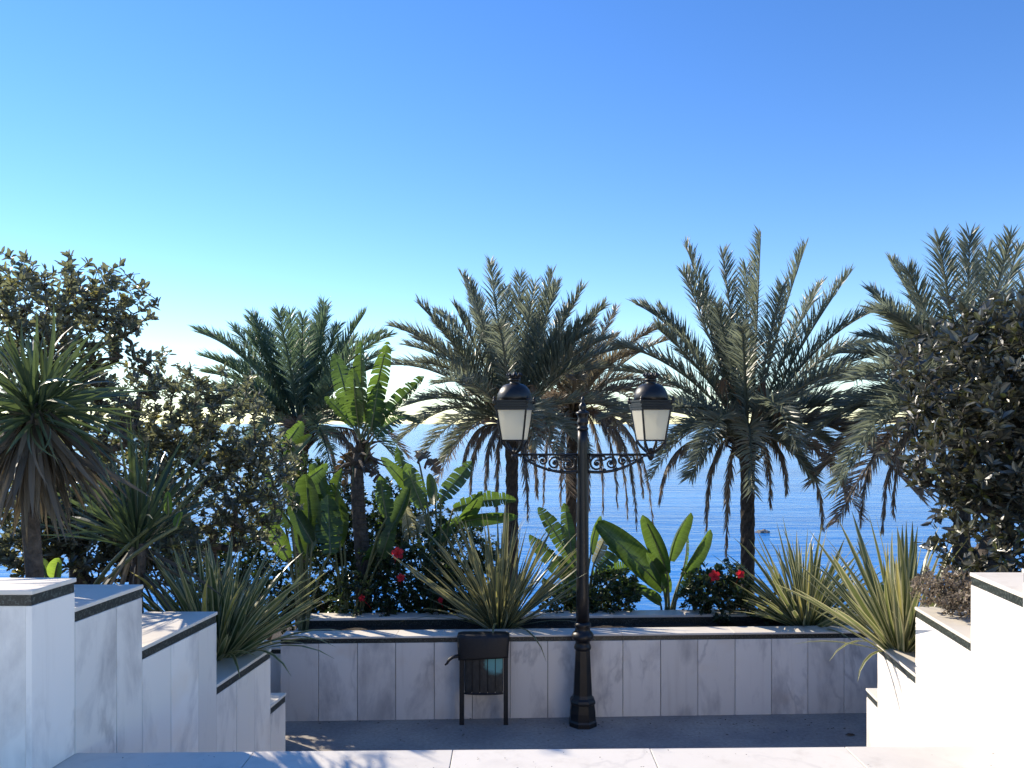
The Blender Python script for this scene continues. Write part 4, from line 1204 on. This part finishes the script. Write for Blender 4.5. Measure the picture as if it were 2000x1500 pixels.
bird(850, 11.3, [(793, 973, 775, 870, 40, dict(face=-30, torn=.4)), (824, 990, 793, 905, 52, dict(face=25)), (861, 975, 922, 901, 50, dict(face=-20)), (830, 995, 744, 893, 36, dict(face=30)),
                 (885, 995, 1008, 977, 44, dict(face=-25, torn=.3, sag=.12)), (900, 1020, 1011, 1008, 36, dict(face=25, sag=.1)), (850, 985, 838, 925, 40, dict(face=-40)), (800, 1050, 790, 985, 46, dict(face=30, mat=M_birdpale, torn=.7)),
                 (815, 1045, 826, 1002, 36, dict(face=-10, mat=M_birdpale, torn=.6)), (812, 880, 860, 925, 38, dict(mat=M_birddead, torn=1.2, sag=.1)), (780, 1030, 740, 960, 40, dict(face=20)), (840, 1060, 900, 1010, 40), (770, 1060, 735, 1020, 40), (890, 1030, 940, 960, 40, dict(face=30))],
     'sprawling clump of paddle leaves with pale dried ones between tall stem and lamp', 3)
bird(596, 9.95, [(562, 1091, 510, 1000, 48, dict(face=25)), (570, 1028, 507, 954, 46, dict(face=-25)), (579, 1004, 550, 938, 30, dict(face=45)), (600, 1082, 596, 926, 78, dict(face=-10, fold=.2)), (645, 1080, 640, 965, 66, dict(face=15, fold=.2)), (610, 1060, 565, 985, 40, dict(face=20))],
     'paddle-leaved plant with lime edges beside the left flax', 4)
tall = bird(705, 10.8, [(684, 815, 652, 690, 50, dict(face=25, torn=.5, sag=.06)), (716, 825, 706, 668, 46, dict(face=-25, torn=.5)), (722, 828, 757, 667, 48, dict(face=20, torn=.5)), (730, 835, 829, 735, 44, dict(face=-30, torn=.5, sag=.1)),
                 (690, 835, 634, 775, 36, dict(face=30, torn=.3, sag=.15)), (735, 850, 792, 815, 36, dict(face=-20, torn=.6, sag=.15)), (700, 830, 690, 720, 48, dict(face=-15, torn=.3)), (725, 835, 740, 745, 50, dict(face=15, torn=.4)),
                 (690, 880, 652, 935, 30, dict(mat=M_birddead, torn=1.2, sag=.25)), (716, 890, 752, 960, 30, dict(mat=M_birddead, torn=1.2, sag=.25)), (695, 890, 672, 965, 28, dict(mat=M_birddead, torn=1.2, sag=.2)), (712, 1110, 748, 1052, 44, dict(face=20)), (720, 1095, 768, 1068, 26, dict(face=-20))],
     'tall single-stemmed paddle-leaved plant with torn leaves left of the lamp', 5, foot_px=(703, 905))
mb = MB()
tp = [bedp(712, 10.8), P(710, 1100, 10.8), P(700, 1000, 10.8), P(697, 920, 10.8), P(703, 870, 10.8)]
mb.tube(tp, [.115, .105, .09, .085, .06], 12)
for k in range(16):
    t = k / 16
    p = tp[1].lerp(tp[3], t)
    mb.lathe([(.10 - .02 * t, -.008), (.108 - .02 * t, 0), (.10 - .02 * t, .012)], p, 12)
mb.build('stem', M_bark, tall)
mb = MB()
rn = random.Random(5)
for k in range(34):        # old leaf sheaths fanned round the stem top
    a = rn.uniform(0, 6.28); z = rn.uniform(0, 1)
    p = tp[3].lerp(tp[4], z * 1.0) + Vector((math.cos(a), math.sin(a), 0)) * .06
    o = Vector((math.cos(a) * rn.uniform(.4, 1), math.sin(a) * .8, rn.uniform(-.4, 1.2))).normalized()
    mb.tube([p, p + o * .12, p + o * rn.uniform(.2, .38) + Vector((0, 0, -.05))], [.03, .022, .006], 5)
mb.build('leaf_sheaths', M_bark, tall)
bird(560, 10.4, [(545, 886, 590, 823, 44, dict(face=25, torn=.3)), (560, 900, 610, 850, 36, dict(face=-25)), (540, 960, 515, 900, 36), (575, 950, 640, 905, 40, dict(face=30)), (600, 960, 650, 1000, 36, dict(torn=.6, sag=.15))],
     'paddle leaves poking out above the brown-green shrub', 6, base=bedp(590, 10.4))
bird(1700, 10.9, [(1690, 1180, 1672, 1140, 34), (1705, 1185, 1722, 1140, 36), (1700, 1200, 1740, 1178, 28), (1685, 1195, 1655, 1180, 24)], 'low broad-leaved plant between the two flax plants on the right', 7, base=bedp(1700, 10.9))
bird(650, 10.5, [(640, 1000, 610, 905, 46, dict(face=20)), (655, 1010, 668, 915, 44, dict(face=-30)), (670, 1040, 650, 960, 50, dict(face=10)), (755, 1010, 742, 930, 46, dict(face=25)), (760, 1040, 800, 950, 46, dict(face=-25)), (640, 1080, 672, 1020, 44), (745, 1090, 770, 1020, 40)],
     'dark paddle-leaved clump at the foot of the tall torn-leaved plant', 8, base=bedp(680, 10.5))
vb = gp(-1, 105, 5.6)
vine = thing('lime_leaf_plant', vb, 'sunlit lime green leaves behind the pier at the left edge', 'plant')
rn = random.Random(12)
for (x0, y0, x1, y1, w) in ((92, 1128, 78, 1092, 34), (108, 1132, 116, 1090, 36), (100, 1140, 96, 1112, 30), (330, 1005, 328, 960, 18), (345, 1030, 355, 1000, 20)):
    paddle(vine, vb, P(x0, y0, 5.6 + rn.uniform(-.1, .1)), P(x1, y1, 5.6 + rn.uniform(-.1, .1)), w / F * 5.6, face=rn.uniform(-30, 30), fold=.2, mat=M_vine, name='leaf', stem=True)

# ------------------------------------------------------------------ litter on the paving
rn = random.Random(77)
V, Fc = [], []
for k in range(170):
    if k < 120: q = Vector((rn.uniform(-2.2, 3.9), 8.7 + .75 * rn.random() ** .6, 0.006)); sc = rn.uniform(.012, .035)
    else: q = Vector((rn.uniform(-1.9, 2.5), rn.uniform(3.75, 4.0), TZ + .006)); sc = rn.uniform(.004, .012)
    M = Matrix.Translation(q) @ Matrix.Rotation(rn.uniform(0, 6.28), 4, 'Z') @ Matrix.Rotation(rn.uniform(-.2, .2), 4, 'X') @ Matrix.Scale(sc, 4)
    o = len(V)
    V += [M @ v for v in LEAFV(1, .5)]
    Fc += [tuple(o + x for x in f) for f in LEAFF]
tag(mk('leaf_litter', V, Fc, M_birddead), 'scattered crumbs of dry leaves on the paving', 'leaf litter', kind='stuff')
q = P(1650, 1437, 8.93); q.z = .012
M = Matrix.Translation(q) @ Matrix.Rotation(.2, 4, 'Z') @ Matrix.Scale(.13, 4)
tag(mk('fallen_leaf', LEAFV(1, .4), LEAFF, M_birddead, M=M), 'single curled dark leaf lying on the grey paving by the right wall', 'leaf')
